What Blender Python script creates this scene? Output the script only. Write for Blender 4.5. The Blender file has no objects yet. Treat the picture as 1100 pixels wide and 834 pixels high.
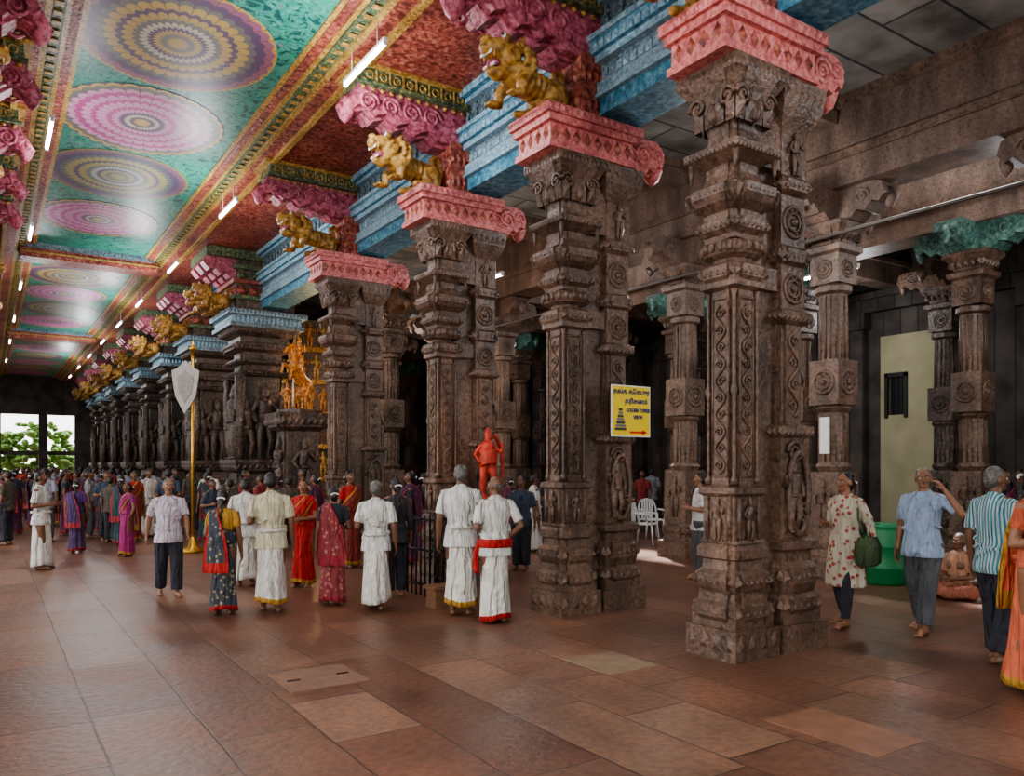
import bpy,bmesh,math,random
from mathutils import Vector,Matrix
random.seed(7)
V=Vector
S=bpy.context.scene
COL=S.collection
TH=math.radians(33.6); SN,CS=math.sin(TH),math.cos(TH); F=850.0; HC=1.7
def wp(u,d):
    r=(u-550)/F*d
    return V((d*SN+r*CS, d*CS-r*SN,0))
def gp(u,v):
    return wp(u,F*HC/(v-500.0))
# ---------------------------------------------------------------- materials
def nt(name):
    m=bpy.data.materials.new(name); m.use_nodes=True
    t=m.node_tree; b=t.nodes['Principled BSDF']
    return m,t,b
def N(t,k,**kw):
    n=t.nodes.new(k)
    for a,b in kw.items(): setattr(n,a,b)
    return n
def L(t,a,b): t.links.new(a,b)
def ramp(t,fac,stops,interp='LINEAR'):
    r=t.nodes.new('ShaderNodeValToRGB'); r.color_ramp.interpolation=interp
    e=r.color_ramp.elements
    while len(e)<len(stops): e.new(.5)
    for i,(p,c) in enumerate(stops):
        e[i].position=p; e[i].color=(c[0],c[1],c[2],1)
    L(t,fac,r.inputs[0]); return r
def simple(name,c,rough=.6,metal=0,var=.15,scale=20,bump=0.0,emit=None,es=1):
    m,t,b=nt(name)
    tc=N(t,'ShaderNodeTexCoord'); no=N(t,'ShaderNodeTexNoise'); no.inputs['Scale'].default_value=scale
    L(t,tc.outputs['Object'],no.inputs['Vector'])
    r=ramp(t,no.outputs['Fac'],[(.3,[x*(1-var) for x in c]),(.7,[min(1,x*(1+var)) for x in c])])
    L(t,r.outputs[0],b.inputs['Base Color'])
    b.inputs['Roughness'].default_value=rough; b.inputs['Metallic'].default_value=metal
    if bump:
        bp=N(t,'ShaderNodeBump'); bp.inputs['Strength'].default_value=bump; bp.inputs['Distance'].default_value=.02
        L(t,no.outputs['Fac'],bp.inputs['Height']); L(t,bp.outputs[0],b.inputs['Normal'])
    if emit:
        b.inputs['Emission Color'].default_value=(*emit,1); b.inputs['Emission Strength'].default_value=es
    return m
def carved(name,dark,mid,light,scale=12,rough=.55,bump=.7,dist=.03,vw=.3,lo=.72,hi=1.2,streak=False):
    """stone / painted plaster with fine carved relief"""
    m,t,b=nt(name)
    geo=N(t,'ShaderNodeNewGeometry')
    vo=N(t,'ShaderNodeTexVoronoi'); vo.inputs['Scale'].default_value=scale*1.5
    L(t,geo.outputs['Position'],vo.inputs['Vector'])
    no=N(t,'ShaderNodeTexNoise'); no.inputs['Scale'].default_value=1.3 if not streak else 2.2; no.inputs['Detail'].default_value=4
    if streak:
        mp=N(t,'ShaderNodeMapping'); mp.inputs['Scale'].default_value=(1.3,1.3,.45); L(t,geo.outputs['Position'],mp.inputs[0]); L(t,mp.outputs[0],no.inputs['Vector'])
    else: L(t,geo.outputs['Position'],no.inputs['Vector'])
    nf=N(t,'ShaderNodeTexNoise'); nf.inputs['Scale'].default_value=scale*1.6; nf.inputs['Detail'].default_value=3; nf.inputs['Distortion'].default_value=.6
    L(t,geo.outputs['Position'],nf.inputs['Vector'])
    mx=N(t,'ShaderNodeMath',operation='MULTIPLY_ADD'); mx.inputs[1].default_value=-vw
    L(t,vo.outputs['Distance'],mx.inputs[0]); L(t,nf.outputs['Fac'],mx.inputs[2])
    r=ramp(t,mx.outputs[0],[(.16,dark),(.36,mid),(.62,light)])
    r2=ramp(t,no.outputs['Fac'],[(.3,(lo,lo*.97,lo*.97)),(.7,(hi,hi*.98,hi*.96))])
    mul=N(t,'ShaderNodeMix',data_type='RGBA',blend_type='MULTIPLY'); mul.inputs[0].default_value=1
    L(t,r.outputs[0],mul.inputs[6]); L(t,r2.outputs[0],mul.inputs[7])
    L(t,mul.outputs[2],b.inputs['Base Color'])
    b.inputs['Roughness'].default_value=rough
    bp=N(t,'ShaderNodeBump'); bp.inputs['Strength'].default_value=bump; bp.inputs['Distance'].default_value=dist
    L(t,mx.outputs[0],bp.inputs['Height']); L(t,bp.outputs[0],b.inputs['Normal'])
    return m
M={}
SK_=dict(lo=.48,hi=1.45,streak=True)
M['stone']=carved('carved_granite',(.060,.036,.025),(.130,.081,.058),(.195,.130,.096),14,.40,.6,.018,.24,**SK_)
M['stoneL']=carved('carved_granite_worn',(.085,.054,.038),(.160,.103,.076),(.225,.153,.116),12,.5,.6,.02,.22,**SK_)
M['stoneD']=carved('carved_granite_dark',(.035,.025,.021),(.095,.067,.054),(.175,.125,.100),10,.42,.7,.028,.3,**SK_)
M['stoneP']=carved('carved_granite_smooth',(.11,.073,.056),(.175,.118,.093),(.23,.165,.13),16,.5,.3,.01,.2,**SK_)
M['pink']=carved('paint_pink',(.38,.10,.10),(.63,.20,.195),(.74,.33,.30),12,.5,.25,.012)
M['rose']=carved('paint_rose_corbel',(.18,.03,.05),(.46,.11,.17),(.62,.25,.31),9,.5,.6,.025)
M['red']=carved('paint_red',(.12,.02,.018),(.34,.08,.055),(.53,.23,.15),9,.5,.7,.03)
M['blue']=carved('paint_blue',(.03,.13,.20),(.075,.28,.41),(.24,.47,.59),9,.5,.3,.015)
M['blueD']=carved('paint_blue_grey',(.05,.09,.12),(.16,.24,.29),(.36,.43,.46),13,.5,.8,.025)
M['blueL']=carved('paint_light_blue',(.12,.26,.36),(.26,.43,.54),(.44,.58,.66),12,.5,.25,.012)
M['green']=carved('paint_green',(.02,.045,.03),(.09,.16,.09),(.42,.35,.12),14,.5,.6,.02)
M['teal']=carved('paint_teal',(.03,.07,.06),(.065,.155,.13),(.17,.27,.23),9,.5,.4,.015)
M['goldp']=carved('paint_gold',(.22,.11,.02),(.47,.29,.07),(.70,.51,.2),14,.45,.3,.012)
M['yali']=carved('paint_yali_ochre',(.17,.08,.015),(.40,.225,.05),(.58,.37,.12),9,.5,.35,.015)
M['whitep']=carved('limewash',(.4,.4,.4),(.62,.62,.6),(.8,.8,.78),11,.6,.3,.015)
M['iron']=simple('iron_black',(.02,.02,.022),.4,.6)
M['galv']=simple('steel_pipe',(.10,.08,.07),.5,.3)
M['tube']=simple('fluorescent_tube',(1,1,1),.4,emit=(.92,.97,1),es=18)
M['white']=simple('cloth_white',(.78,.78,.75),.8,var=.05,scale=8)
M['black']=simple('hair_black',(.012,.01,.01),.35,var=.3,scale=60,bump=.3)
M['grey']=simple('hair_grey',(.12,.112,.105),.5,var=.6,scale=45,bump=.3)
M['eyew']=simple('eye_white',(.8,.78,.74),.2)
M['pup']=simple('eye_iris',(.02,.01,.008),.1)
M['lip']=simple('lips',(.24,.07,.05),.4)
SK=[simple('skin_brown_a',(.27,.13,.072),.45,var=.12,scale=15),simple('skin_brown_b',(.17,.08,.045),.45,var=.12,scale=15),simple('skin_brown_c',(.36,.19,.115),.45,var=.1,scale=15)]
_cc={}
def cloth(c,kind='plain',c2=None):
    key=(c,kind,c2)
    if key in _cc: return _cc[key]
    m,t,b=nt('cloth_%d'%len(_cc)); b.inputs['Roughness'].default_value=.8
    tc=N(t,'ShaderNodeTexCoord')
    if kind=='plain':
        no=N(t,'ShaderNodeTexNoise'); no.inputs['Scale'].default_value=9; no.inputs['Detail'].default_value=2
        L(t,tc.outputs['Object'],no.inputs['Vector'])
        r=ramp(t,no.outputs['Fac'],[(.3,[x*.85 for x in c]),(.7,[min(1,x*1.08) for x in c])])
    elif kind=='stripe':
        w=N(t,'ShaderNodeTexWave',bands_direction='X'); w.inputs['Scale'].default_value=11
        L(t,tc.outputs['Object'],w.inputs['Vector'])
        r=ramp(t,w.outputs['Fac'],[(.35,c),(.6,c2 or (1,1,1))])
    elif kind=='print':
        w=N(t,'ShaderNodeTexVoronoi'); w.inputs['Scale'].default_value=14
        L(t,tc.outputs['Object'],w.inputs['Vector'])
        r=ramp(t,w.outputs['Distance'],[(.28,c2 or (1,1,1)),(.36,c)])
    L(t,r.outputs[0],b.inputs['Base Color'])
    n2=N(t,'ShaderNodeTexNoise'); n2.inputs['Scale'].default_value=6; n2.inputs['Detail'].default_value=2; n2.inputs['Distortion'].default_value=1.0
    mp=N(t,'ShaderNodeMapping'); mp.inputs['Scale'].default_value=(2.4,2.4,.6)
    L(t,tc.outputs['Object'],mp.inputs[0]); L(t,mp.outputs[0],n2.inputs['Vector'])
    bp=N(t,'ShaderNodeBump'); bp.inputs['Strength'].default_value=1; bp.inputs['Distance'].default_value=.09
    L(t,n2.outputs['Fac'],bp.inputs['Height']); L(t,bp.outputs[0],b.inputs['Normal'])
    _cc[key]=m; return m
# ---------------------------------------------------------------- mesh builder
class MB:
    def __init__(s): s.v=[];s.f=[];s.m=[];s.s=[];s.X=None
    def add(s,vs,fs,mat=0,sm=False):
        o=len(s.v)
        if s.X is not None: vs=[s.X@V(p) for p in vs]
        s.v.extend([tuple(p) for p in vs])
        for f in fs: s.f.append([i+o for i in f]); s.m.append(mat); s.s.append(sm)
    def box(s,c,d,mat=0,tp=1.0):
        x,y,z=c; a,b,h=d[0]/2,d[1]/2,d[2]/2
        vs=[(x-a,y-b,z-h),(x+a,y-b,z-h),(x+a,y+b,z-h),(x-a,y+b,z-h),(x-a*tp,y-b*tp,z+h),(x+a*tp,y-b*tp,z+h),(x+a*tp,y+b*tp,z+h),(x-a*tp,y+b*tp,z+h)]
        s.add(vs,[(0,3,2,1),(4,5,6,7),(0,1,5,4),(1,2,6,5),(2,3,7,6),(3,0,4,7)],mat)
    def bx(s,x0,x1,y0,y1,z0,z1,mat=0): s.box(((x0+x1)/2,(y0+y1)/2,(z0+z1)/2),(x1-x0,y1-y0,z1-z0),mat)
    def loft(s,rings,mat=0,sm=False,cap=True,mats=None):
        n=len(rings[0]); vs=[p for r in rings for p in r]
        o=len(s.v); s.add(vs,[],mat)
        for i in range(len(rings)-1):
            mm=mats[i] if mats else mat
            for j in range(n):
                k=(j+1)%n
                s.f.append([o+i*n+j,o+i*n+k,o+(i+1)*n+k,o+(i+1)*n+j]); s.m.append(mm); s.s.append(sm)
        if cap:
            s.f.append([o+j for j in range(n)][::-1]); s.m.append(mats[0] if mats else mat); s.s.append(False)
            s.f.append([o+(len(rings)-1)*n+j for j in range(n)]); s.m.append(mats[-1] if mats else mat); s.s.append(False)
    def tube(s,pts,rads,n=8,mat=0,sm=True,round_=False):
        pts=[V(p) for p in pts]
        if not isinstance(rads,(list,tuple)): rads=[rads]*len(pts)
        rads=list(rads)
        if round_:
            d0=(pts[0]-pts[1]).normalized(); d1=(pts[-1]-pts[-2]).normalized()
            a=[];ra=[];b=[];rb=[]
            for q in (85,60,30):
                q=math.radians(q); a.append(pts[0]+d0*rads[0]*math.sin(q)); ra.append(rads[0]*math.cos(q))
            for q in (30,60,85):
                q=math.radians(q); b.append(pts[-1]+d1*rads[-1]*math.sin(q)); rb.append(rads[-1]*math.cos(q))
            pts=a+pts+b; rads=ra+rads+rb
        d=(pts[1]-pts[0]).normalized()
        up=V((0,0,1)) if abs(d.z)<.9 else V((0,1,0))
        x=d.cross(up).normalized(); rings=[]
        for i,p in enumerate(pts):
            if 0<i<len(pts)-1: t=(pts[i+1]-pts[i-1])
            elif i==0: t=pts[1]-pts[0]
            else: t=pts[-1]-pts[-2]
            if t.length<1e-9: t=d
            t.normalize(); x=(x-t*x.dot(t)); x.normalize(); y=t.cross(x)
            rings.append([p+(x*math.cos(2*math.pi*j/n)+y*math.sin(2*math.pi*j/n))*rads[i] for j in range(n)])
        s.loft(rings,mat,sm)
    def cap(s,p0,r0,p1,r1,n=12,mat=0): s.tube([p0,p1],[r0,r1],n,mat,True,True)
    def ell(s,c,r,n=12,m=8,mat=0,rot=None):
        c=V(c); rings=[]
        for i in range(m+1):
            a=math.pi*(i+.001 if i==0 else (i-.001 if i==m else i))/m
            ring=[]
            for j in range(n):
                b=2*math.pi*j/n
                p=V((r[0]*math.sin(a)*math.cos(b),r[1]*math.sin(a)*math.sin(b),-r[2]*math.cos(a)))
                if rot is not None: p=rot@p
                ring.append(c+p)
            rings.append(ring)
        s.loft(rings,mat,True)
    def lathe(s,c,prof,n=24,mat=0,sm=True,mats=None):
        rings=[[V((c[0]+r*math.cos(2*math.pi*j/n),c[1]+r*math.sin(2*math.pi*j/n),c[2]+z)) for j in range(n)] for z,r in prof]
        s.loft(rings,mat,sm,True,mats)
    def prism(s,pts,y0,y1,mat=0):
        """pts (x,z) polygon extruded in y"""
        n=len(pts); vs=[(p[0],y0,p[1]) for p in pts]+[(p[0],y1,p[1]) for p in pts]
        fs=[list(range(n)),list(range(n,2*n))[::-1]]+[(i,n+i,n+(i+1)%n,(i+1)%n) for i in range(n)]
        s.add(vs,fs,mat)
    def torus(s,c,R,r,ax,n=20,k=6,mat=0):
        c=V(c); ax=V(ax).normalized(); u=ax.orthogonal().normalized(); w=ax.cross(u); rings=[]
        for i in range(n+1):
            a=2*math.pi*i/n; d=u*math.cos(a)+w*math.sin(a)
            rings.append([c+d*(R+r*math.cos(2*math.pi*j/k))+ax*r*math.sin(2*math.pi*j/k) for j in range(k)])
        s.loft(rings,mat,True,False)
    def mesh(s,name,mats,recalc=True):
        me=bpy.data.meshes.new(name); me.from_pydata(s.v,[],s.f)
        for m in mats: me.materials.append(m)
        me.polygons.foreach_set('material_index',s.m); me.polygons.foreach_set('use_smooth',s.s)
        if recalc:
            b=bmesh.new(); b.from_mesh(me); bmesh.ops.recalc_face_normals(b,faces=b.faces); b.to_mesh(me); b.free()
        me.update(); return me
    def obj(s,name,mats,loc=(0,0,0),rz=0,parent=None,recalc=True):
        return inst(name,s.mesh(name,mats,recalc),loc,rz,parent)
def inst(name,me,loc=(0,0,0),rz=0,parent=None,sc=1):
    o=bpy.data.objects.new(name,me); COL.objects.link(o); o.location=loc; o.rotation_euler=(0,0,rz)
    o.scale=(sc,sc,sc) if not isinstance(sc,(tuple,list)) else sc
    if parent: o.parent=parent
    return o
def empty(name,loc=(0,0,0),rz=0,sc=1):
    return inst(name,None,loc,rz,None,sc)
def bake(mb,name,mat,vox,sm=4):
    """union the closed shapes into ONE continuous surface"""
    me=mb.mesh(name,[mat]); o=bpy.data.objects.new('tmp',me); COL.objects.link(o)
    r=o.modifiers.new('r','REMESH'); r.mode='VOXEL'; r.voxel_size=vox; r.use_smooth_shade=True
    if sm:
        q=o.modifiers.new('s','SMOOTH'); q.iterations=sm; q.factor=.5
    dg=bpy.context.evaluated_depsgraph_get(); dg.update()
    m2=bpy.data.meshes.new_from_object(o.evaluated_get(dg)); m2.name=name
    m2.materials.clear(); m2.materials.append(mat)
    m2.polygons.foreach_set('use_smooth',[True]*len(m2.polygons))
    bpy.data.objects.remove(o); bpy.data.meshes.remove(me)
    return m2
# ---------------------------------------------------------------- carved parts
def rring(cx,cy,z,hx,hy,k=.86,m=.55):
    P=[(k,-k),(k,-m),(1,-m),(1,m),(k,m),(k,k),(m,k),(m,1),(-m,1),(-m,k),(-k,k),(-k,m),(-1,m),(-1,-m),(-k,-m),(-k,-k),(-m,-k),(-m,-1),(m,-1),(m,-k)]
    return [V((cx+a*hx,cy+b*hy,z)) for a,b in P]
def cring(cx,cy,z,r):
    P=rring(0,0,0,1,1,.8,.35)
    return [V((cx+p.normalized().x*r,cy+p.normalized().y*r,z)) for p in P]
def petals(mb,cx,cy,z,h,hx,hy,n,mat=0,dep=.02,up=True):
    for side in range(4):
        for i in range(n):
            t0=-1+2*i/n; t1=-1+2*(i+1)/n; tm=(t0+t1)/2; g=(t1-t0)*.08
            def P(t,zz,o):
                if side==0: return (cx+t*hx,cy-hy-o,zz)
                if side==1: return (cx+hx+o,cy+t*hy,zz)
                if side==2: return (cx-t*hx,cy+hy+o,zz)
                return (cx-hx-o,cy-t*hy,zz)
            za,zb=(z,z+h) if up else (z+h,z)
            vs=[P(t0+g,za,-.003),P(t1-g,za,-.003),P(t1-g,za+(zb-za)*.6,-.003),P(tm,zb,-.003),P(t0+g,za+(zb-za)*.6,-.003),P(tm,za+(zb-za)*.35,dep)]
            mb.add(vs,[(0,1,5),(1,2,5),(2,3,5),(3,4,5),(4,0,5)],mat)
def spiral(mb,c,ux,uz,R,turns,r,mat=0,n=22,sgn=1,nn=5):
    c=V(c);ux=V(ux);uz=V(uz); pts=[]
    for i in range(n):
        t=i/(n-1); a=sgn*turns*2*math.pi*t; q=R*(1-.85*t)
        pts.append(c+ux*q*math.cos(a)+uz*q*math.sin(a))
    mb.tube(pts,[r*(1-.4*i/(n-1)) for i in range(n)],nn,mat)
def rosette(mb,c,out,R,mat=0,n=10):
    out=V(out); c=V(c); u=V((0,0,1)).cross(out).normalized(); w=V((0,0,1))
    mb.torus(c,R,R*.15,out,20,5,mat); mb.torus(c,R*.6,R*.12,out,16,5,mat)
    for i in range(n):
        a=2*math.pi*i/n; p=c+(u*math.cos(a)+w*math.sin(a))*R*.8
        mb.ell(p,(R*.13,)*3,6,4,mat)
    mb.ell(c,(R*.3,)*3,8,5,mat)
def vine(mb,c0,out,h,w,mat=0,r=.009):
    out=V(out); u=V((0,0,1)).cross(out).normalized(); c0=V(c0); n=max(2,int(h/(w*1.1)))
    pts=[]
    for i in range(n*8+1):
        t=i/(n*8); pts.append(c0+V((0,0,h*t))+u*w*.42*math.sin(t*n*math.pi)+out*.008)
    mb.tube(pts,r,5,mat)
    for i in range(n):
        s=-1 if i%2==0 else 1
        spiral(mb,c0+V((0,0,h*(i+.5)/n))+u*w*.08*s+out*.008,u*s,V((0,0,1)),w*.3,1.4,r,mat,14,1,4)
def deity(mb,c,out,h,mat=0,var=0):
    """carved standing figure, feet at c, height h"""
    out=V(out).normalized(); u=V((0,0,1)).cross(out).normalized(); c=V(c)
    def P(x,y,z): return c+u*x*h+out*y*h+V((0,0,z*h))
    T=lambda a,b,n=8: mb.tube([P(*p) for p in a],[q*h for q in b],n,mat,True,True)
    sw=.03 if var%2 else -.03
    T([(0,.0,.47),(sw*-1,.02,.58),(0,.03,.72)],[.095,.07,.1]); T([(0,.03,.74),(0,.03,.8)],[.04,.035])
    mb.ell(P(sw*.3,.04,.84),(.055*h,.055*h,.065*h),8,6,mat)
    T([(sw*.3,.03,.88),(sw*.3,.02,.94),(sw*.3,.02,.99)],[.055,.045,.015])
    T([(-.05,.02,.46),(-.07,.04,.25),(-.06,.02,.04)],[.07,.05,.035]); T([(.05,.02,.46),(.08,.06,.25),(.05,.02,.04)],[.07,.05,.035])
    for s in (-1,1):
        mb.ell(P(s*.06,.05,.015),(.035*h,.035*h,.02*h),6,4,mat)
        if (var+ (s>0))%2: T([(s*.1,.03,.73),(s*.19,.03,.6),(s*.13,.08,.5)],[.038,.032,.025],6)
        else: T([(s*.1,.03,.73),(s*.2,.05,.62),(s*.21,.07,.76)],[.038,.032,.025],6)
    mb.torus(P(0,.02,.5),.09*h,.02*h,(0,0,1),12,5,mat)
# ------------------ main compound pillar (origin = floor, centre of the corridor-side shaft)
def compound_pillar():
    mb=MB()
    A=[(0,.29,1),(.27,.29,1),(.27,.25,1),(.33,.25,1),(.37,.28,.9),(.47,.28,.9),(.50,.235,.9),(.58,.23,.9),(.62,.26,.85),(.66,.27,.85),(.74,.27,.85),(.78,.22,.85),(.86,.21,.85),(.88,.245,.9),(.96,.245,.9),(1.0,.20,.95),(1.02,.180,1),(1.42,.180,1),(1.45,.21,1),(1.5,.21,1),(1.53,.160,.80),
       (3.25,.155,.80),(3.28,.2,1),(3.33,.2,1),(3.36,.23,.9),(3.46,.235,.9),(3.49,.19,.9)]
    mb.loft([rring(0,0,z,h,h,k,.6) for z,h,k in A],0)
    B=[(3.49,.165),(3.53,.18),(3.56,.25),(3.6,.27),(3.64,.27),(3.68,.24),(3.7,.17)]
    mb.loft([cring(0,0,z,h) for z,h in B],0)
    C=[(3.70,.17,1),(3.74,.18,1),(3.78,.24,.9),(3.86,.245,.9),(3.88,.19,.9),(3.94,.20,.9),(4.0,.29,.88),(4.06,.325,.88),(4.14,.33,.88),(4.17,.28,.88),(4.20,.21,.9),(4.28,.18,.9),(4.36,.18,.9),(4.40,.24,1),(4.44,.30,1),(4.50,.305,1),(4.53,.22,1),(4.57,.17,.9),(4.66,.165,.9),(4.78,.20,.9),(4.95,.27,.9),(5.06,.33,.95),(5.10,.35,1),(5.20,.35,1)]
    mb.loft([rring(0,0,z,h,h,k,.6) for z,h,k in C],0)
    petals(mb,0,0,.37,.1,.28*.9,.28*.9,6,0,.045); petals(mb,0,0,.64,.1,.235,.235,7,0,.06)
    petals(mb,0,0,1.0,.05,.195,.195,9,0,.03); petals(mb,0,0,.08,.17,.29,.29,4,0,.02)
    petals(mb,0,0,3.36,.1,.22,.22,6,0,.035); petals(mb,0,0,3.78,.08,.235,.235,8,0,.03)
    petals(mb,0,0,4.0,.14,.28,.28,10,0,.06,False); petals(mb,0,0,4.43,.08,.30,.30,12,0,.02)
    petals(mb,0,0,4.70,.34,.24,.24,4,0,.06); petals(mb,0,0,5.09,.1,.35,.35,12,0,.012)
    for j in range(20):
        a=2*math.pi*j/20; mb.ell((.265*math.cos(a),.265*math.sin(a),3.62),(.03,.03,.05),6,5,0)
    for sx in (-1,1):
        for sy in (-1,1):
            mb.tube([(sx*.147,sy*.147,z) for z in (1.53,1.58,1.6,2.3,2.36,2.42,3.2,3.25)],[.035,.035,.018,.018,.034,.018,.018,.035],8,0)
            mb.tube([(sx*.255,sy*.255,4.24),(sx*.255,sy*.255,4.42)],[.012,.03],6,0)
    for (ox,oy) in ((0,-1),(-1,0),(0,1)):
        o=V((ox,oy,0)); u=V((0,0,1)).cross(o)
        f=o*.157
        for s in (-1,1):
            mb.tube([f+u*s*.086+V((0,0,1.6)),f+u*s*.086+V((0,0,3.18))],.014,4,0)
        vine(mb,f+V((0,0,1.62)),o,1.5,.13,0,.013)
        mb.tube([f-u*.086+V((0,0,1.6)),f+u*.086+V((0,0,1.6))],.014,4,0)
        mb.tube([f-u*.086+V((0,0,3.18)),f+u*.086+V((0,0,3.18))],.014,4,0)
        for s in (-1,1): mb.tube([o*.185+u*s*.125+V((0,0,1.05)),o*.185+u*s*.125+V((0,0,1.42))],.024,6,0)
        deity(mb,o*.19+V((0,0,1.04)),o,.38,0,1)
        for s in (-1,1):
            spiral(mb,o*.27+u*s*.17+V((0,0,4.90)),u*s,V((0,0,1)),.09,1.6,.024,0,16,1)
        mb.ell(o*.24+V((0,0,4.80)),(.06,.06,.1),8,6,0)
        for q in (-.13,0,.13): deity(mb,o*.225+u*q+V((0,0,.49)),o,.15,0,1)
    mb.bx(.1,.62,-.1,.1,.0,1.0,0); mb.bx(.1,.62,-.05,.05,1.0,5.2,0); mb.bx(.1,.62,-.12,.12,3.3,3.5,0); mb.bx(.1,.62,-.15,.15,4.4,5.2,0)
    cx=.66
    Bp=[(0,.32,.29,1),(.25,.32,.29,1),(.25,.27,.25,1),(.34,.27,.25,1),(.38,.30,.28,.9),(.48,.30,.28,.9),(.52,.25,.23,.9),(.62,.28,.27,.85),(.76,.29,.27,.85),(.81,.24,.21,.9),(.9,.23,.21,.9),(.93,.26,.24,1),(1.0,.26,.24,1),(1.03,.20,.17,1),(1.95,.20,.17,1),(1.98,.23,.21,1),(2.06,.23,.21,1),(2.09,.17,.15,.85),(3.0,.17,.15,.85),(3.04,.22,.2,1),(3.12,.22,.2,1),(3.15,.17,.15,1),(3.55,.17,.15,1),(3.58,.22,.2,.9),(3.7,.22,.2,.9),(3.74,.17,.15,1),(4.2,.17,.15,1),(4.24,.23,.21,.9),(4.34,.23,.21,.9),(4.38,.18,.16,1),(4.80,.18,.16,1),(4.9,.24,.22,1),(5.0,.28,.27,1),(5.2,.30,.3,1)]
    mb.loft([rring(cx,0,z,hx,hy,k,.6) for z,hx,hy,k in Bp],0)
    petals(mb,cx,0,.38,.1,.28,.26,6,0,.04); petals(mb,cx,0,.64,.11,.26,.24,7,0,.055)
    petals(mb,cx,0,1.98,.08,.23,.21,7,0,.03); petals(mb,cx,0,3.04,.08,.22,.2,7,0,.03); petals(mb,cx,0,3.6,.1,.21,.19,7,0,.03); petals(mb,cx,0,4.25,.09,.22,.2,7,0,.03); petals(mb,cx,0,5.02,.17,.285,.28,6,0,.02)
    for oy in (-1,1):
        o=V((0,oy,0))
        deity(mb,(cx-.05,oy*.18,1.08),o,.68,0,0)
        pts=[V((cx+.02+.14*math.cos(a),oy*.195,1.44+.38*math.sin(a))) for a in [x*.3 for x in range(-2,20)]]
        mb.tube(pts,.032,6,0)
        spiral(mb,(cx+.08,oy*.19,1.25),(1,0,0),(0,0,1),.10,2,.024,0,20); spiral(mb,(cx-.02,oy*.19,1.82),(-1,0,0),(0,0,1),.11,2,.024,0,20)
        vine(mb,(cx,oy*.152,2.15),o,.8,.17,0,.015)
        rosette(mb,(cx,oy*.155,3.34),o,.13); rosette(mb,(cx,oy*.155,3.96),o,.14)
        deity(mb,(cx,oy*.17,4.38),o,.42,0,1)
    for oz in (1.1,2.2):
        deity(mb,(cx+.2,0,oz),(1,0,0),.55,0,1)
    return mb
def cap_block(mb,pk=1,pd=2):
    mb.bx(-.48,.78,-.34,.34,5.20,5.27,pk); mb.bx(-.45,.76,-.31,.31,5.27,5.48,pk); mb.bx(-.50,.82,-.36,.36,5.48,5.56,pk); mb.bx(-.54,.86,-.39,.39,5.56,5.66,pk)
    petals(mb,.16,0,5.565,.085,.70,.39,16,pk,.02,False)
    for i in range(8):
        x=-.38+i*.15
        for s in (-1,1):
            mb.add([(x-.06,s*.312,5.375),(x,s*.312,5.29),(x+.06,s*.312,5.375),(x,s*.312,5.46),(x,s*.335,5.375)],[(0,1,4),(1,2,4),(2,3,4),(3,0,4)],pd)
    for i in range(4):
        y=-.225+i*.15
        mb.add([(-.452,y-.06,5.375),(-.452,y,5.29),(-.452,y+.06,5.375),(-.452,y,5.46),(-.48,y,5.375)],[(0,1,4),(1,2,4),(2,3,4),(3,0,4)],pd)
    pr=[(.7,5.64),(.7,5.2),(.85,5.16),(.96,5.25),(1.04,5.21),(1.13,5.31),(1.2,5.28),(1.28,5.38),(1.34,5.36),(1.38,5.46),(1.34,5.6),(1.24,5.66)]
    mb.prism(pr,-.2,.2,pk); mb.prism([(x,z-.03 if z<5.6 else z) for x,z in pr[:-2]]+[(1.2,5.62)],-.1,.1,pk)
    for s in (-1,1):
        spiral(mb,(1.02,s*.2,5.45),(1,0,0),(0,0,1),.14,2,.035,pk,20); spiral(mb,(1.25,s*.2,5.50),(1,0,0),(0,0,1),.09,1.5,.028,pk,14)
        spiral(mb,(.84,s*.2,5.40),(-1,0,0),(0,0,1),.11,1.6,.03,pk,14)
    mb.tube([(1.34,0,5.52),(1.36,0,5.38),(1.36,0,5.26),(1.36,0,5.20)],[.1,.13,.08,.01],10,pk)
# ------------------ transverse corbel stack reaching over the corridor (x local, corridor is -x)
def corbel_stack():
    mb=MB()
    mb.bx(.0,.35,-.28,.28,5.66,6.4,0)
    petals(mb,.17,0,5.72,.22,.18,.28,4,0,.04); petals(mb,.17,0,6.06,.2,.18,.28,4,0,.04)
    pr=[(.3,6.86),(.3,6.34),(-.2,6.36),(-.34,6.46),(-.5,6.40),(-.66,6.50),(-.82,6.44),(-.98,6.56),(-1.14,6.50),(-1.28,6.62),(-1.42,6.58),(-1.5,6.68),(-1.42,6.86)]
    mb.prism(pr,-.26,.26,1)
    mb.prism([(x,z-.04) for x,z in pr[:-2]]+[(-1.3,6.8)],-.12,.12,1)
    mb.tube([(-1.45,0,6.75),(-1.5,0,6.58),(-1.5,0,6.46),(-1.5,0,6.38)],[.09,.14,.08,.01],10,1)
    for s in (-1,1):
        for i,x in enumerate((-.3,-.62,-.94,-1.26)):
            spiral(mb,(x,s*.26,6.65),(1,0,0),(0,0,1),.15,2,.028,1,18)
        for i in range(12):
            mb.ell((-1.35+i*.14,s*.27,6.83),(.04,.03,.03),6,4,3)
    mb.bx(-1.45,.3,-.36,.36,6.86,6.90,2); mb.bx(-1.40,.3,-.33,.33,6.90,7.08,2); mb.bx(-1.5,.3,-.38,.38,7.08,7.13,3)
    for s in (-1,1):
        for i in range(8):
            x=-1.28+i*.2
            mb.torus((x,s*.335,6.99),.05,.012,(0,1,0),10,4,3)
            mb.bx(x+.085,x+.105,s*.34-.01,s*.34+.01,6.9,7.08,3)
    for i in range(3): mb.torus((-1.405,-.2+i*.2,6.99),.05,.012,(1,0,0),10,4,3)
    return mb
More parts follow.
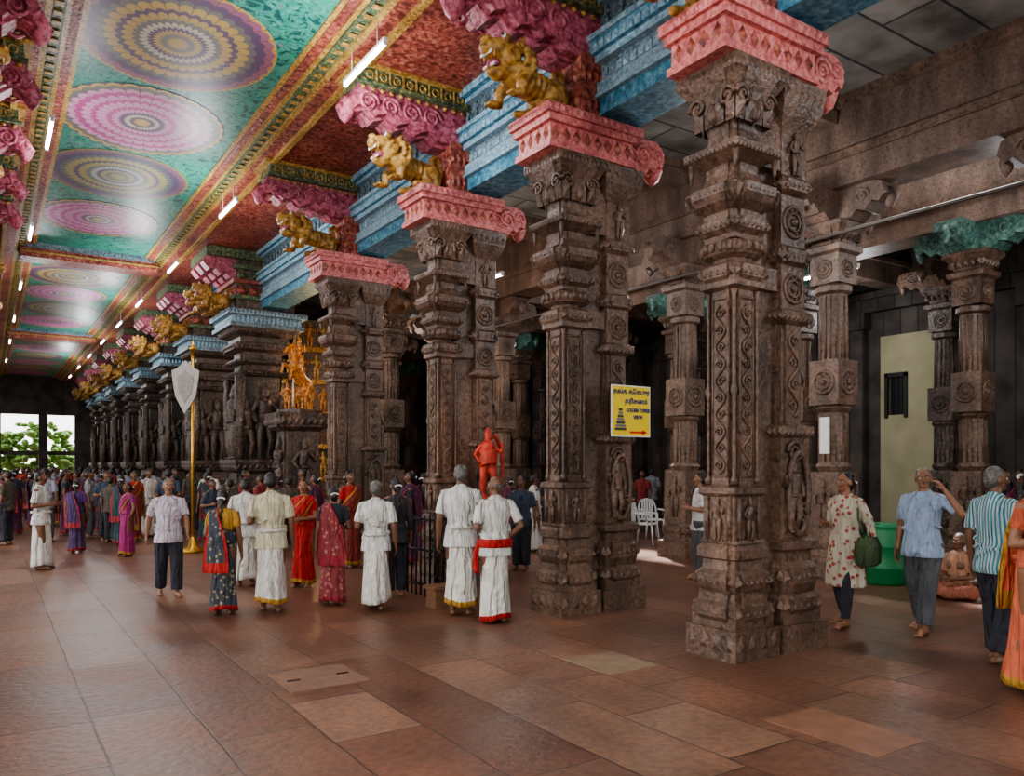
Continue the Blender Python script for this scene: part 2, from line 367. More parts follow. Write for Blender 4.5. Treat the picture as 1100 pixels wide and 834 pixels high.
# ------------------ yali (mythical lion) facing -x : big maned head, gaping jaws
def yali_mesh():
    mb=MB()
    mb.tube([(.38,0,.24),(.16,0,.28),(-.08,0,.31),(-.2,0,.36)],[.17,.14,.15,.15],12,0,True,True)
    for s in (-1,1):
        mb.ell((.34,s*.11,.2),(.17,.09,.19),10,8)
        mb.tube([(.30,s*.13,.12),(.14,s*.16,.05),(.04,s*.16,.035)],[.07,.05,.045],8,0,True,True)
        mb.tube([(-.12,s*.12,.30),(-.22,s*.16,.16),(-.22,s*.16,.05),(-.32,s*.16,.035)],[.085,.06,.05,.05],8,0,True,True)
        for k in range(3): mb.ell((-.37,s*.16+(k-1)*.03,.03),(.03,.018,.026),6,4)
    mb.ell((-.28,0,.47),(.16,.17,.17),14,10)
    mb.tube([(-.34,0,.51),(-.46,0,.53),(-.53,0,.52)],[.13,.115,.085],12,0,True,True)
    mb.tube([(-.30,0,.33),(-.42,0,.27),(-.49,0,.28)],[.09,.075,.05],10,0,True,True)
    mb.ell((-.55,0,.60),(.05,.065,.04),8,6)
    for s in (-1,1):
        mb.ell((-.38,s*.11,.61),(.055,.05,.055),8,6); mb.tube([(-.22,s*.13,.58),(-.18,s*.18,.66)],[.05,.012],6)
        mb.tube([(-.50,s*.075,.46),(-.505,s*.075,.37)],[.018,.004],5)
        spiral(mb,(-.30,s*.15,.44),(-1,0,0),(0,0,1),.08,1.5,.022,0,16)
    for a in range(11):
        t=-.35+a/10*(math.pi+.7)
        for q,rr,z0 in ((-.17,.20,.45),(-.09,.21,.41)):
            mb.ell((q,rr*math.cos(t),z0+rr*math.sin(t)*.85),(.05,.042,.045),6,5)
    mb.tube([(.52,0,.22),(.60,0,.34),(.58,0,.50),(.5,0,.57),(.42,0,.52),(.45,0,.45)],[.05,.045,.04,.045,.045,.05],8,0,True,True)
    for i in range(6): mb.torus((.30-i*.08,0,.27+.008*i),.152,.013,(1,0,.1),16,5)
    b=bake(mb,'yali_body',M['yali'],.012,1)
    m2=MB()
    for s in (-1,1):
        m2.ell((-.425,s*.125,.625),(.026,.030,.03),8,6,0); m2.ell((-.447,s*.135,.625),(.012,.016,.016),6,4,1)
    for i in range(8):
        y=-.07+i*.02; m2.box((-.545,y,.45),(.014,.014,.04),0); m2.box((-.51,y,.325),(.014,.014,.035),0)
    m2.tube([(-.33,0,.40),(-.44,0,.38),(-.50,0,.35),(-.52,0,.30)],[.06,.05,.035,.012],8,2)
    return b,m2.mesh('yali_face',[M['eyew'],M['pup'],M['rose']])
# ------------------ inner hall pillar
def inner_pillar():
    mb=MB()
    A=[(0,.36,1),(.3,.36,1),(.32,.30,1),(.42,.30,.9),(.5,.33,.9),(.58,.33,.9),(.62,.27,1),(1.6,.25,1)]
    mb.loft([rring(0,0,z,h,h,k,.55) for z,h,k in A])
    mb.loft([cring(0,0,z,h) for z,h in [(1.6,.22),(1.68,.27),(1.74,.22),(2.5,.21),(2.56,.27),(2.62,.22)]])
    mb.loft([rring(0,0,z,h,h,k,.55) for z,h,k in [(2.62,.25,1),(3.3,.25,1)]])
    mb.loft([cring(0,0,z,h) for z,h in [(3.3,.21),(4.3,.20),(4.34,.27),(4.42,.27),(4.46,.22)]])
    mb.loft([rring(0,0,z,h,h,k,.55) for z,h,k in [(4.46,.24,1),(4.9,.24,1),(4.94,.30,1),(5.02,.31,1),(5.06,.24,.9),(5.2,.3,.9),(5.3,.36,1),(5.36,.36,1)]])
    petals(mb,0,0,.44,.12,.3,.3,6,0,.04); petals(mb,0,0,5.1,.18,.28,.28,5,0,.05)
    for j in range(16):
        a=2*math.pi*j/16; mb.tube([(.21*math.cos(a),.21*math.sin(a),1.76),(.205*math.cos(a),.205*math.sin(a),2.48)],.018,5,0); mb.tube([(.205*math.cos(a),.205*math.sin(a),3.32),(.195*math.cos(a),.195*math.sin(a),4.28)],.018,5,0)
    for o in ((0,-1,0),(-1,0,0),(0,1,0)):
        ov=V(o); deity(mb,ov*.25+V((0,0,.75)),o,.75,0,1); rosette(mb,ov*.25+V((0,0,2.96)),o,.17); rosette(mb,ov*.24+V((0,0,4.68)),o,.13)
    for rot in range(4):
        mb.X=Matrix.Rotation(rot*math.pi/2,4,'Z')
        mb.prism([(.2,5.82),(.2,5.36),(.4,5.36),(.52,5.46),(.64,5.42),(.76,5.54),(.86,5.5),(.95,5.62),(.9,5.78),(.8,5.82)],-.2,.2,1)
        mb.tube([(.88,0,5.7),(.92,0,5.56),(.92,0,5.44),(.92,0,5.38)],[.07,.1,.06,.01],8,1)
        for s in (-1,1): spiral(mb,(.6,s*.2,5.64),(1,0,0),(0,0,1),.12,1.7,.026,1,14)
    mb.X=None
    return mb
# ------------------ figure pillar, with gods standing on the corridor & camera sides
def figure_pillar():
    mb=MB()
    A=[(0,.85,1),(.35,.85,1),(.37,.76,1),(.5,.76,.9),(.58,.82,.9),(.7,.82,.9),(.76,.68,.9),(1.0,.68,.9),(1.05,.78,.9),(1.2,.78,.9),(1.25,.66,.9),(1.5,.64,.9),(1.56,.76,.95),(1.75,.8,1),(1.85,.8,1),(1.86,.45,1),(4.0,.45,1),(4.02,.62,1),(4.12,.66,1),(4.16,.54,.9),(4.3,.52,.9),(4.34,.7,.9),(4.42,.7,.9),(4.46,.54,.9),(4.62,.54,.9),(4.68,.74,.95),(4.82,.76,1),(4.86,.62,1),(5.0,.62,1),(5.1,.8,1),(5.2,.84,1)]
    mb.loft([rring(0,0,z,h,h,k,.6) for z,h,k in A])
    for z,h,hw,n in ((.5,.16,.76,10),(1.06,.13,.76,12),(1.6,.18,.76,10),(4.04,.08,.64,14),(4.34,.08,.68,14),(4.7,.14,.73,14),(5.06,.12,.78,14),(.1,.2,.85,8)): petals(mb,0,0,z,h,hw,hw,n,0,.06)
    for o in ((0,-1,0),(-1,0,0)):
        ov=V(o); u=V((0,0,1)).cross(ov)
        for i,(q,h) in enumerate(((-.45,1.6),(0,1.95),(.45,1.65))):
            deity(mb,ov*.56+u*q+V((0,0,1.86)),o,h,0,i)
        for s in (-1,1): mb.tube([ov*.62+u*s*.68+V((0,0,1.86)),ov*.62+u*s*.68+V((0,0,4.0))],.09,8,0)
        for q in (-.5,-.25,0,.25,.5): deity(mb,ov*.58+u*q+V((0,0,1.24)),o,.3,0,1)
        for q in (-.45,0,.45): deity(mb,ov*.50+u*q+V((0,0,.76)),o,.26,0,1)
    mb.bx(-.95,.95,-.95,.95,5.2,5.3,1); mb.bx(-.88,.88,-.88,.88,5.3,5.5,1); mb.bx(-1,1,-1,1,5.5,5.62,2); petals(mb,0,0,5.3,.2,.88,.88,16,2,.03); petals(mb,0,0,5.5,.12,1,1,20,1,.03,False)
    mb.bx(-.75,.75,-.75,.75,5.62,6.9,0)
    for z,m in ((5.9,3),(6.3,4),(6.65,3)):
        mb.bx(-.85,.85,-.85,.85,z,z+.1,m)
    petals(mb,0,0,6.0,.28,.76,.76,5,4,.12); petals(mb,0,0,6.4,.24,.76,.76,5,3,.12)
    pr=[(-.7,6.95),(-.7,6.4),(-.9,6.42),(-1.0,6.52),(-1.12,6.48),(-1.25,6.6),(-1.4,6.58),(-1.55,6.75),(-1.45,6.95)]
    for y in (-.55,0,.55): mb.prism(pr,y-.17,y+.17,5)
    mb.bx(-1.5,.8,-.9,.9,6.9,7.12,3)
    return mb
# ================================================================= BUILD: shell
def plane_obj(name,x0,x1,y0,y1,z0,z1,mat): 
    mb=MB(); mb.bx(x0,x1,y0,y1,z0,z1); return mb.obj(name,[mat])
def floor_mat():
    m,t,b=nt('floor_red_granite_slabs'); geo=N(t,'ShaderNodeNewGeometry')
    nw=N(t,'ShaderNodeTexNoise'); nw.inputs['Scale'].default_value=1.5; L(t,geo.outputs['Position'],nw.inputs['Vector'])
    wv=N(t,'ShaderNodeVectorMath',operation='MULTIPLY_ADD'); wv.inputs[1].default_value=(.035,.035,0); L(t,nw.outputs['Color'],wv.inputs[0]); L(t,geo.outputs['Position'],wv.inputs[2])
    mp=N(t,'ShaderNodeMapping'); mp.inputs['Rotation'].default_value=(0,0,math.pi/2); L(t,wv.outputs[0],mp.inputs[0])
    br=N(t,'ShaderNodeTexBrick'); br.inputs['Scale'].default_value=1; br.inputs['Brick Width'].default_value=1.5; br.inputs['Row Height'].default_value=.60
    br.inputs['Mortar Size'].default_value=.008; br.inputs['Mortar Smooth'].default_value=.35; br.offset=.37; br.squash=.62; br.squash_frequency=3
    br.inputs['Color1'].default_value=(0,0,0,1); br.inputs['Color2'].default_value=(1,1,1,1); br.inputs['Mortar'].default_value=(.5,.5,.5,1)
    L(t,mp.outputs[0],br.inputs['Vector'])
    r=ramp(t,br.outputs['Color'],[(0,(.135,.060,.036)),(.3,(.185,.085,.052)),(.6,(.165,.084,.056)),(.88,(.215,.108,.068)),(1,(.28,.165,.11))])
    n1=N(t,'ShaderNodeTexNoise'); n1.inputs['Scale'].default_value=.8; n1.inputs['Detail'].default_value=8; n1.inputs['Roughness'].default_value=.68; L(t,geo.outputs['Position'],n1.inputs['Vector'])
    n2=N(t,'ShaderNodeTexNoise'); n2.inputs['Scale'].default_value=16; n2.inputs['Detail'].default_value=6; L(t,geo.outputs['Position'],n2.inputs['Vector'])
    r1=ramp(t,n1.outputs['Fac'],[(.32,(.62,.60,.60)),(.5,(1,1,1)),(.7,(1.5,1.45,1.40))]); r2=ramp(t,n2.outputs['Fac'],[(.36,(.76,.74,.74)),(.6,(1.10,1.10,1.10))])
    a=N(t,'ShaderNodeMix',data_type='RGBA',blend_type='MULTIPLY'); a.inputs[0].default_value=1; L(t,r.outputs[0],a.inputs[6]); L(t,r1.outputs[0],a.inputs[7])
    c=N(t,'ShaderNodeMix',data_type='RGBA',blend_type='MULTIPLY'); c.inputs[0].default_value=1; L(t,a.outputs[2],c.inputs[6]); L(t,r2.outputs[0],c.inputs[7])
    d=N(t,'ShaderNodeMix',data_type='RGBA',blend_type='MIX'); L(t,br.outputs['Fac'],d.inputs[0]); L(t,c.outputs[2],d.inputs[6]); d.inputs[7].default_value=(.055,.028,.020,1)
    L(t,d.outputs[2],b.inputs['Base Color'])
    rr=N(t,'ShaderNodeMapRange'); rr.inputs[1].default_value=.3; rr.inputs[2].default_value=.7; rr.inputs[3].default_value=.27; rr.inputs[4].default_value=.50
    L(t,n1.outputs['Fac'],rr.inputs[0]); L(t,rr.outputs[0],b.inputs['Roughness'])
    h=N(t,'ShaderNodeMath',operation='MULTIPLY_ADD'); h.inputs[1].default_value=-1.0; L(t,br.outputs['Fac'],h.inputs[0]); L(t,n2.outputs['Fac'],h.inputs[2])
    bp=N(t,'ShaderNodeBump'); bp.inputs['Strength'].default_value=.5; bp.inputs['Distance'].default_value=.012; L(t,h.outputs[0],bp.inputs['Height']); L(t,bp.outputs[0],b.inputs['Normal'])
    return m
M['floor']=floor_mat()
plane_obj('floor',-12,24,-14,72,-.2,0,M['floor'])
def slab_mat(name,c,sc=1.0):
    m,t,b=nt(name); geo=N(t,'ShaderNodeNewGeometry')
    br=N(t,'ShaderNodeTexBrick'); br.inputs['Scale'].default_value=1; br.inputs['Brick Width'].default_value=4.6*sc; br.inputs['Row Height'].default_value=.7*sc; br.inputs['Mortar Size'].default_value=.02
    br.inputs['Color1'].default_value=(*[x*.8 for x in c],1); br.inputs['Color2'].default_value=(*[x*1.2 for x in c],1); br.inputs['Mortar'].default_value=(.03,.03,.03,1)
    L(t,geo.outputs['Position'],br.inputs['Vector'])
    n=N(t,'ShaderNodeTexNoise'); n.inputs['Scale'].default_value=1.6; n.inputs['Detail'].default_value=7; L(t,geo.outputs['Position'],n.inputs['Vector'])
    r=ramp(t,n.outputs['Fac'],[(.35,(.5,.5,.5)),(.65,(1.3,1.3,1.3))])
    a=N(t,'ShaderNodeMix',data_type='RGBA',blend_type='MULTIPLY'); a.inputs[0].default_value=1; L(t,br.outputs['Color'],a.inputs[6]); L(t,r.outputs[0],a.inputs[7])
    L(t,a.outputs[2],b.inputs['Base Color']); b.inputs['Roughness'].default_value=.8
    bp=N(t,'ShaderNodeBump'); bp.inputs['Distance'].default_value=.03; bp.inputs['Strength'].default_value=.5; L(t,n.outputs['Fac'],bp.inputs['Height']); L(t,bp.outputs[0],b.inputs['Normal'])
    return m
M['slab']=slab_mat('ceiling_granite_slabs',(.19,.172,.155))
def paint_ceiling():
    m,t,b=nt('painted_ceiling_green'); geo=N(t,'ShaderNodeNewGeometry')
    n=N(t,'ShaderNodeTexNoise'); n.inputs['Scale'].default_value=4.5; n.inputs['Detail'].default_value=3; n.inputs['Distortion'].default_value=2.5; L(t,geo.outputs['Position'],n.inputs['Vector'])
    r=ramp(t,n.outputs['Fac'],[(0,(.012,.06,.065)),(.40,(.012,.08,.08)),(.43,(.03,.23,.165)),(.56,(.04,.30,.20)),(.585,(.20,.42,.35)),(.61,(.02,.20,.18)),(.66,(.04,.13,.22)),(.71,(.45,.24,.12)),(.76,(.1,.22,.36))],'LINEAR')
    L(t,r.outputs[0],b.inputs['Base Color']); b.inputs['Roughness'].default_value=.45
    return m
M['pceil']=paint_ceiling()
CZ=7.3
plane_obj('ceiling',.4,4.3,-10,62,CZ,CZ+.3,M['pceil'])
def medal(name,cols,n=24):
    m,t,b=nt(name); tc=N(t,'ShaderNodeTexCoord'); sx=N(t,'ShaderNodeSeparateXYZ'); L(t,tc.outputs['Object'],sx.inputs[0])
    ln=N(t,'ShaderNodeVectorMath',operation='LENGTH'); L(t,tc.outputs['Object'],ln.inputs[0])
    at=N(t,'ShaderNodeMath',operation='ARCTAN2'); L(t,sx.outputs[1],at.inputs[0]); L(t,sx.outputs[0],at.inputs[1])
    mu=N(t,'ShaderNodeMath',operation='MULTIPLY'); mu.inputs[1].default_value=n; L(t,at.outputs[0],mu.inputs[0])
    si=N(t,'ShaderNodeMath',operation='SINE'); L(t,mu.outputs[0],si.inputs[0]); ab=N(t,'ShaderNodeMath',operation='ABSOLUTE'); L(t,si.outputs[0],ab.inputs[0])
    ad=N(t,'ShaderNodeMath',operation='MULTIPLY_ADD'); ad.inputs[1].default_value=-.045; L(t,ab.outputs[0],ad.inputs[0]); L(t,ln.outputs['Value'],ad.inputs[2])
    r=ramp(t,ad.outputs[0],[(p,[x*.80 for x in c]) for p,c in cols],'CONSTANT')
    gt=N(t,'ShaderNodeMath',operation='LESS_THAN'); gt.inputs[1].default_value=.14; L(t,ab.outputs[0],gt.inputs[0])
    m2=N(t,'ShaderNodeMath',operation='MULTIPLY'); m2.inputs[1].default_value=.7; L(t,gt.outputs[0],m2.inputs[0])
    mx=N(t,'ShaderNodeMix',data_type='RGBA',blend_type='MIX'); L(t,m2.outputs[0],mx.inputs[0]); L(t,r.outputs[0],mx.inputs[6]); mx.inputs[7].default_value=(.13,.06,.08,1)
    L(t,mx.outputs[2],b.inputs['Base Color']); b.inputs['Roughness'].default_value=.45
    return m
G=(.58,.40,.11);W=(.62,.56,.44);Pm=(.50,.08,.28);Pu=(.14,.08,.16);Gy=(.20,.19,.17);LP=(.62,.30,.46)
Pk=[(0,G),(.06,Pu),(.12,W),(.17,Pu),(.24,LP),(.32,Pm),(.38,LP),(.50,Pm),(.56,LP),(.66,Pm),(.74,LP),(.82,Gy),(.9,G),(.95,Pu)]
Ye=[(0,G),(.07,Gy),(.14,G),(.2,Pu),(.26,W),(.33,Gy),(.4,G),(.5,Pu),(.56,G),(.67,Gy),(.74,Pu),(.84,(.35,.13,.2)),(.93,G)]
MM=[medal('medallion_yellow',Ye,16),medal('medallion_magenta',Pk,16),medal('medallion_olive',[(p,(c[0]*.6,c[1]*.75,c[2]*.8)) for p,c in Ye],20),medal('medallion_magenta_white',[(p,(min(1,c[0]*1.1),c[1],c[2]*1.1)) for p,c in Pk],12)]
YM=[2.0,5.2,8.2,11.2,14.1,17.0,20.2]+[26.8,29.6,32.6,35.6]+[41,44,47,50,53,56]
for i,y in enumerate(YM):
    mb=MB(); mb.lathe((0,0,0),[(-.006,.995),(-.004,1.0),(0,1.0)],64,0,False)
    o=mb.obj('ceiling_medallion',[MM[(i+1)%4]],(2.12,y,CZ),0); o.scale=(1.25,1.4,1)
mb=MB()
def sidebeam(mb,sx):
    X=lambda x: x if sx>0 else 4.6-x
    def b(xa,xb,za,zb,m): mb.bx(min(X(xa),X(xb)),max(X(xa),X(xb)),-10,62,za,zb,m)
    b(3.55,3.62,CZ-.03,CZ+.01,1); b(3.62,3.74,CZ-.05,CZ+.01,0); b(3.74,3.80,CZ-.08,CZ,1); b(3.80,3.95,CZ-.12,CZ,2); b(3.95,4.02,CZ-.17,CZ,1); b(4.02,4.22,CZ-.17,CZ,0); b(4.22,4.3,CZ-.24,CZ,1); b(4.3,5.9,CZ-.17,CZ+.3,0)
    y=-9
    while y<58:
        xx=X(3.875); mb.box((xx,y,CZ-.125),(.1,.1,.03),1,.5); y+=.25
sidebeam(mb,1); sidebeam(mb,-1)
mb.obj('trim_cornice',[M['red'],M['goldp'],M['green']])
mb=MB()
for y in (23.6,38.4):
    mb.bx(.7,3.9,y-.35,y+.35,CZ-.35,CZ,0); mb.bx(.7,3.9,y-.45,y+.45,CZ-.12,CZ,2); mb.bx(.7,3.9,y-.38,y+.38,CZ-.24,CZ-.2,1)
mb.obj('trim_crossbeam',[M['red'],M['goldp'],M['blueD']])
def bluebeam(name,sx):
    X=lambda x: x if sx>0 else 4.6-x
    mb=MB(); seg=[(5.87,5.72,5.90,0),(5.80,5.90,5.94,1),(5.83,5.94,6.08,2),(5.90,6.08,6.30,3),(5.80,6.30,6.38,2),(5.74,6.38,6.52,0),(5.70,6.52,6.58,1),(5.86,6.58,6.66,2),(5.90,6.66,6.96,3),(5.80,6.96,7.02,1),(5.72,7.02,7.14,0)]
    for x,z0,z1,m in seg:
        xa,xb=X(x),X(6.45); mb.bx(min(xa,xb),max(xa,xb),-10,60,z0,z1,m)
    y=3.2
    while y<24:
        for (x,z,m,d) in ((5.74,6.44,2,.03),(5.9,6.2,1,.02),(5.72,7.08,2,.03)):
            xx=X(x); s=-1 if sx>0 else 1
            mb.add([(xx,y,z-.05),(xx,y+.09,z-.05),(xx,y+.09,z+.05),(xx,y,z+.05),(xx+s*d,y+.045,z)],[(0,1,4),(1,2,4),(2,3,4),(3,0,4)],m)
        y+=.12
    y=3.3
    if sx>0:
        while y<20:
            deity(mb,(5.89,y,6.66),(-1,0,0),.29,3,int(y*10)%2); y+=.24
    mb.obj(name,[M['blue'],M['blueL'],M['blueL'],M['blueD']])
bluebeam('trim_blue_entablature',1); bluebeam('trim_blue_entablature',-1)
mb=MB()
mb.bx(6.4,12.5,-10,60,7.12,7.4); mb.bx(13.7,20,-10,60,7.12,7.4)
for a,b in ((-10,4.6),(8.6,12.8),(17.2,60)): mb.bx(12.5,13.7,a,b,7.12,7.4)
mb.bx(-3.4,-1.8,-10,60,7.12,7.4)
mb.obj('ceiling_hall',[M['slab']])
mb=MB()
for X0 in (10.5,13.9):
    mb.bx(X0,X0+.7,-10,40,5.82,6.2,0); mb.bx(X0-.06,X0+.76,-10,40,6.2,6.32,1); mb.bx(X0+.02,X0+.68,-10,40,6.32,6.95,0); mb.bx(X0-.1,X0+.8,-10,40,6.95,7.12,1)
for y in (4.0,10.5,16.8,23.5): mb.bx(11.2,18,y-.22,y+.22,5.85,6.3,0); mb.bx(11.2,18,y-.3,y+.3,6.3,6.4,1)
for y in (1.5,7.3,10.3,14.4): mb.bx(6.45,10.5,y-.2,y+.2,6.75,7.12,0); mb.bx(6.45,10.5,y-.27,y+.27,6.98,7.12,1)
mb.obj('trim_stone_beam',[M['stoneP'],M['stoneL']])
M['wallY']=simple('wall_lime_beige',(.40,.36,.23),.8,var=.15,scale=1.5,bump=.1)
M['wallD']=slab_mat('wall_dark_stone',(.075,.062,.053),.6)
mb=MB()
mb.bx(18,18.3,-10,9.3,0,7.4,1); mb.bx(18,18.3,11.0,60,0,7.4,1); mb.bx(18,18.3,9.3,11.0,4.8,7.4,1)
for a,b,z0,z1 in ((9.3,10.4,0,4.8),(10.4,10.8,0,2.9),(10.4,10.8,3.8,4.8),(10.8,11.0,0,4.8)): mb.bx(18,18.3,a,b,z0,z1,0)
y=-8
while y<32:
    if not 9.0<y<11.2:
        mb.bx(17.8,18,y-.18,y+.18,0,5.2,1); mb.bx(17.7,18,y-.26,y+.26,5.0,5.4,1); mb.bx(17.7,18,y-.26,y+.26,0,.5,1)
    y+=1.3
mb.bx(17.75,18,-10,33,5.4,5.7,1); mb.bx(17.65,18,-10,33,5.7,5.85,1)
mb.obj('wall_right',[M['wallY'],M['wallD']])
mb=MB(); mb.bx(18.1,18.2,10.4,10.8,2.9,3.8,1)
for i in range(3): mb.bx(18.02,18.05,10.48+i*.12,10.5+i*.12,2.9,3.8,0)
mb.bx(17.96,18.02,10.32,10.4,2.82,3.88,0); mb.bx(17.96,18.02,10.8,10.88,2.82,3.88,0); mb.bx(17.96,18.02,10.32,10.88,3.8,3.9,0)
mb.obj('window_1',[M['iron'],M['iron']])
plane_obj('wall_inner',6.3,18,33,33.4,0,7.4,M['wallD'])
mb=MB(); Y=58
mb.bx(-6,.75,Y,Y+.4,0,CZ); mb.bx(2.75,3.25,Y,Y+.4,0,CZ); mb.bx(4.75,20,Y,Y+.4,0,CZ)
for a,b in ((.75,2.75),(3.25,4.75)): mb.bx(a,b,Y,Y+.4,0,1.2); mb.bx(a,b,Y,Y+.4,4.9,CZ); mb.bx(a,b,Y+.1,Y+.3,2.35,2.6)
mb.obj('wall_end',[M['wallD']])
M['leaf']=simple('foliage',(.16,.30,.07),.8,var=.6,scale=3)
def tree(x,y,h):
    m=MB(); r=random.Random(int(x*10)); m.tube([(0,0,0),(.1,0,h*.5),(0,.1,h*.7)],[.16,.12,.08],8,1)
    for i in range(70):
        a=r.uniform(0,6.28); q=r.uniform(0,1.2); z=h*.3+r.uniform(0,h*.7); m.ell((q*math.cos(a),q*math.sin(a),z),(r.uniform(.15,.4),r.uniform(.15,.4),r.uniform(.1,.3)),6,4,0)
    m.obj('garden_tree',[M['leaf'],M['stoneD']],(x,y,0))
for x,h in ((1.2,3.9),(2.9,4.6),(4.6,4.0)): tree(x,64,h)
# ================================================================= pillars
PY=[4.84,7.3,10.3,14.4]
cmb=compound_pillar(); cap_block(cmb,1,2)
cpm=cmb.mesh('carved_pillar',[M['stone'],M['pink'],M['red']])
csm=corbel_stack().mesh('corbel_stack',[M['red'],M['rose'],M['green'],M['goldp']])
yb,yf=yali_mesh()
def yali(loc,rz,sc=1,name='yali_statue'):
    e=empty(name,loc,rz,sc); inst('body',yb,parent=e); inst('face',yf,parent=e)
PX=5.6; OBST=[]
YS=(1.02,1.2,1.0)
for y in [-6.5,-3.8,-1.1,1.5]+PY:
    inst('carved_stone_pillar',cpm,(PX,y,0)); inst('painted_corbel',csm,(PX,y,0)); OBST.append((PX+.3,y,.95))
    yali((PX-.60,y-.04,5.655),.12,YS)
for y in [-6.5,-3.2,4.84,7.3,10.3,14.4]:
    inst('carved_stone_pillar',cpm,(4.6-PX,y,0),math.pi); yali((4.6-PX+.60,y,5.655),math.pi,YS)
for y in [-6.5,-3.2,4.84,7.3,9.0,10.3,12.2,14.4,16.6,18.6]: inst('painted_corbel',csm,(4.6-PX,y,0),math.pi)
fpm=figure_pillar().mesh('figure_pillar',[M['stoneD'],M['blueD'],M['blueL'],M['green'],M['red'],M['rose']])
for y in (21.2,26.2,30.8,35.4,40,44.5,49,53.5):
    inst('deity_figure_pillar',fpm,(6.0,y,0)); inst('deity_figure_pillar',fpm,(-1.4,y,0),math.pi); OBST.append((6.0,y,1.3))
    yali((4.72,y-.5,5.62),0,(.8,1,.95)); yali((4.72,y+.5,5.62),0,(.8,1,.95)); yali((-.12,y,5.62),math.pi,(.8,1,.95))
ipm=inner_pillar().mesh('hall_pillar',[M['stoneL'],M['stoneP']])
ipm2=inner_pillar().mesh('hall_pillar_teal',[M['stone'],M['teal']])
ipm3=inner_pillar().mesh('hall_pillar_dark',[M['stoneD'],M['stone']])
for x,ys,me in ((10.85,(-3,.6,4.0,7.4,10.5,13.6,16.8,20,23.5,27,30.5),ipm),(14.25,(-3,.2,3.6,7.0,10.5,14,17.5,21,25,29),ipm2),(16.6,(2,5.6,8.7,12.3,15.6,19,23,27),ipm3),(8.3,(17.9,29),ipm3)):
    for y in ys: inst('hall_stone_pillar',me,(x,y,0)); OBST.append((x,y,.7))
# ================================================================= tubes
tm=MB(); tm.tube([(0,-.62,0),(0,.62,0)],.022,8,0); tm.box((0,0,.045),(.06,1.3,.04),1); tm.tube([(0,-.4,.06),(0,-.4,.5)],.006,5,1); tm.tube([(0,.4,.06),(0,.4,.5)],.006,5,1)
for s in (-1,1): tm.box((0,s*.63,.01),(.05,.03,.06),1)
tme=tm.mesh('tube_light',[M['tube'],M['whitep']])
def lamp(name,loc,e,r=.15,c=(.93,.97,1)):
    l=bpy.data.lights.new(name,'POINT'); l.energy=e; l.shadow_soft_size=r; l.color=c; o=bpy.data.objects.new(name,l); COL.objects.link(o); o.location=loc; return o
for y in (3.2,9.3,16,21.5,26.8,31.3,36,41,46,51): inst('fluorescent_tube_light',tme,(3.95,y,6.72))
for y in (1,8.0,13.9,20,26,32,38,45): inst('fluorescent_tube_light',tme,(.8,y,6.72))
for y in (2.5,9.3,16,22.5,29,37,46): lamp('hall_fill',(3.4,y,6.1),105,.25)
for y in (5.5,13.9,26): lamp('hall_fill',(1.2,y,6.0),55,.25)
for x,y in ((10.0,3.1),(10.0,11.8),(13.0,9),(8.0,13),(8.5,20.5),(13,20)): inst('fluorescent_tube_light',tme,(x,y,5.25))
for x,y,e in ((8.4,1.8,95),(8.6,7.6,95),(12.7,5.4,60),(12.6,12.2,70),(8.4,13,50),(9.5,20.5,50),(15.6,10,45)): lamp('hall_fill',(x,y,5.0),e,.25)  # extra point lamps added to brighten the hall, mostly away from its tubes
mb=MB(); mb.tube([(10.4,-8,5.1),(10.4,18,5.1)],.03,8,0); mb.obj('iron_tie_rod',[M['galv']])
# ================================================================= props
def sign():
    e=empty('golden_tower_sign',(6.27,6.93,0),0)
    m=MB(); m.box((0,0,2.33),(.60,.015,.60),1); m.box((0,-.008,2.33),(.57,.008,.57),0)
    for i in range(6):
        w=.17-.022*i; m.box((-.17,-.016,2.12+.037*i),(w,.006,.03),2 if i%2 else 3)
    m.box((-.17,-.016,2.345),(.05,.006,.03),3)
    m.box((.08,-.016,2.085),(.22,.006,.022),4)
    m.add([(.17,-.019,2.115),(.24,-.019,2.085),(.17,-.019,2.055)],[(0,1,2)],4)
    m.obj('board',[simple('sign_yellow',(.88,.66,.03),.4,var=.03),M['white'],simple('gopuram_grey',(.2,.2,.2)),simple('gopuram_dark',(.06,.06,.07)),simple('sign_red',(.7,.03,.02))],parent=e)
    blue=simple('sign_ink_blue',(.02,.03,.2),.5)
    for txt,x,z,s in (('தங்க கோபுர',0,2.53,.078),('தரிசனம்',.07,2.42,.078),('GOLDEN TOWER',.1,2.32,.062),('VIEW',.1,2.24,.062)):
        c=bpy.data.curves.new('t','FONT'); c.body=txt; c.size=s; c.align_x='CENTER'; c.extrude=.002; c.offset=.0015; c.materials.append(blue)
        o=bpy.data.objects.new('lettering',c); COL.objects.link(o); o.parent=e; o.location=(x,-.017,z); o.rotation_euler=(math.pi/2,0,0)
        if len(txt)>10: o.scale=(.75,1,1)
    m=MB(); m.tube([(-.1,.02,2.6),(-.1,.16,2.6)],.01,6); m.tube([(.1,.02,2.6),(.1,.16,2.6)],.01,6); m.obj('bracket',[M['iron']],parent=e)
sign()
p=gp(953,627); mb=MB()
mb.lathe((0,0,0),[(0,.26),(.03,.28),(.22,.28),(.235,.29),(.255,.29),(.27,.28),(.52,.28),(.535,.29),(.555,.29),(.57,.28),(.76,.275),(.80,.265),(.82,.275),(.86,.275),(.87,.2)],32,0)
mb.obj('green_plastic_barrel',[simple('plastic_green',(.015,.20,.07),.35,var=.1,scale=4)],p)
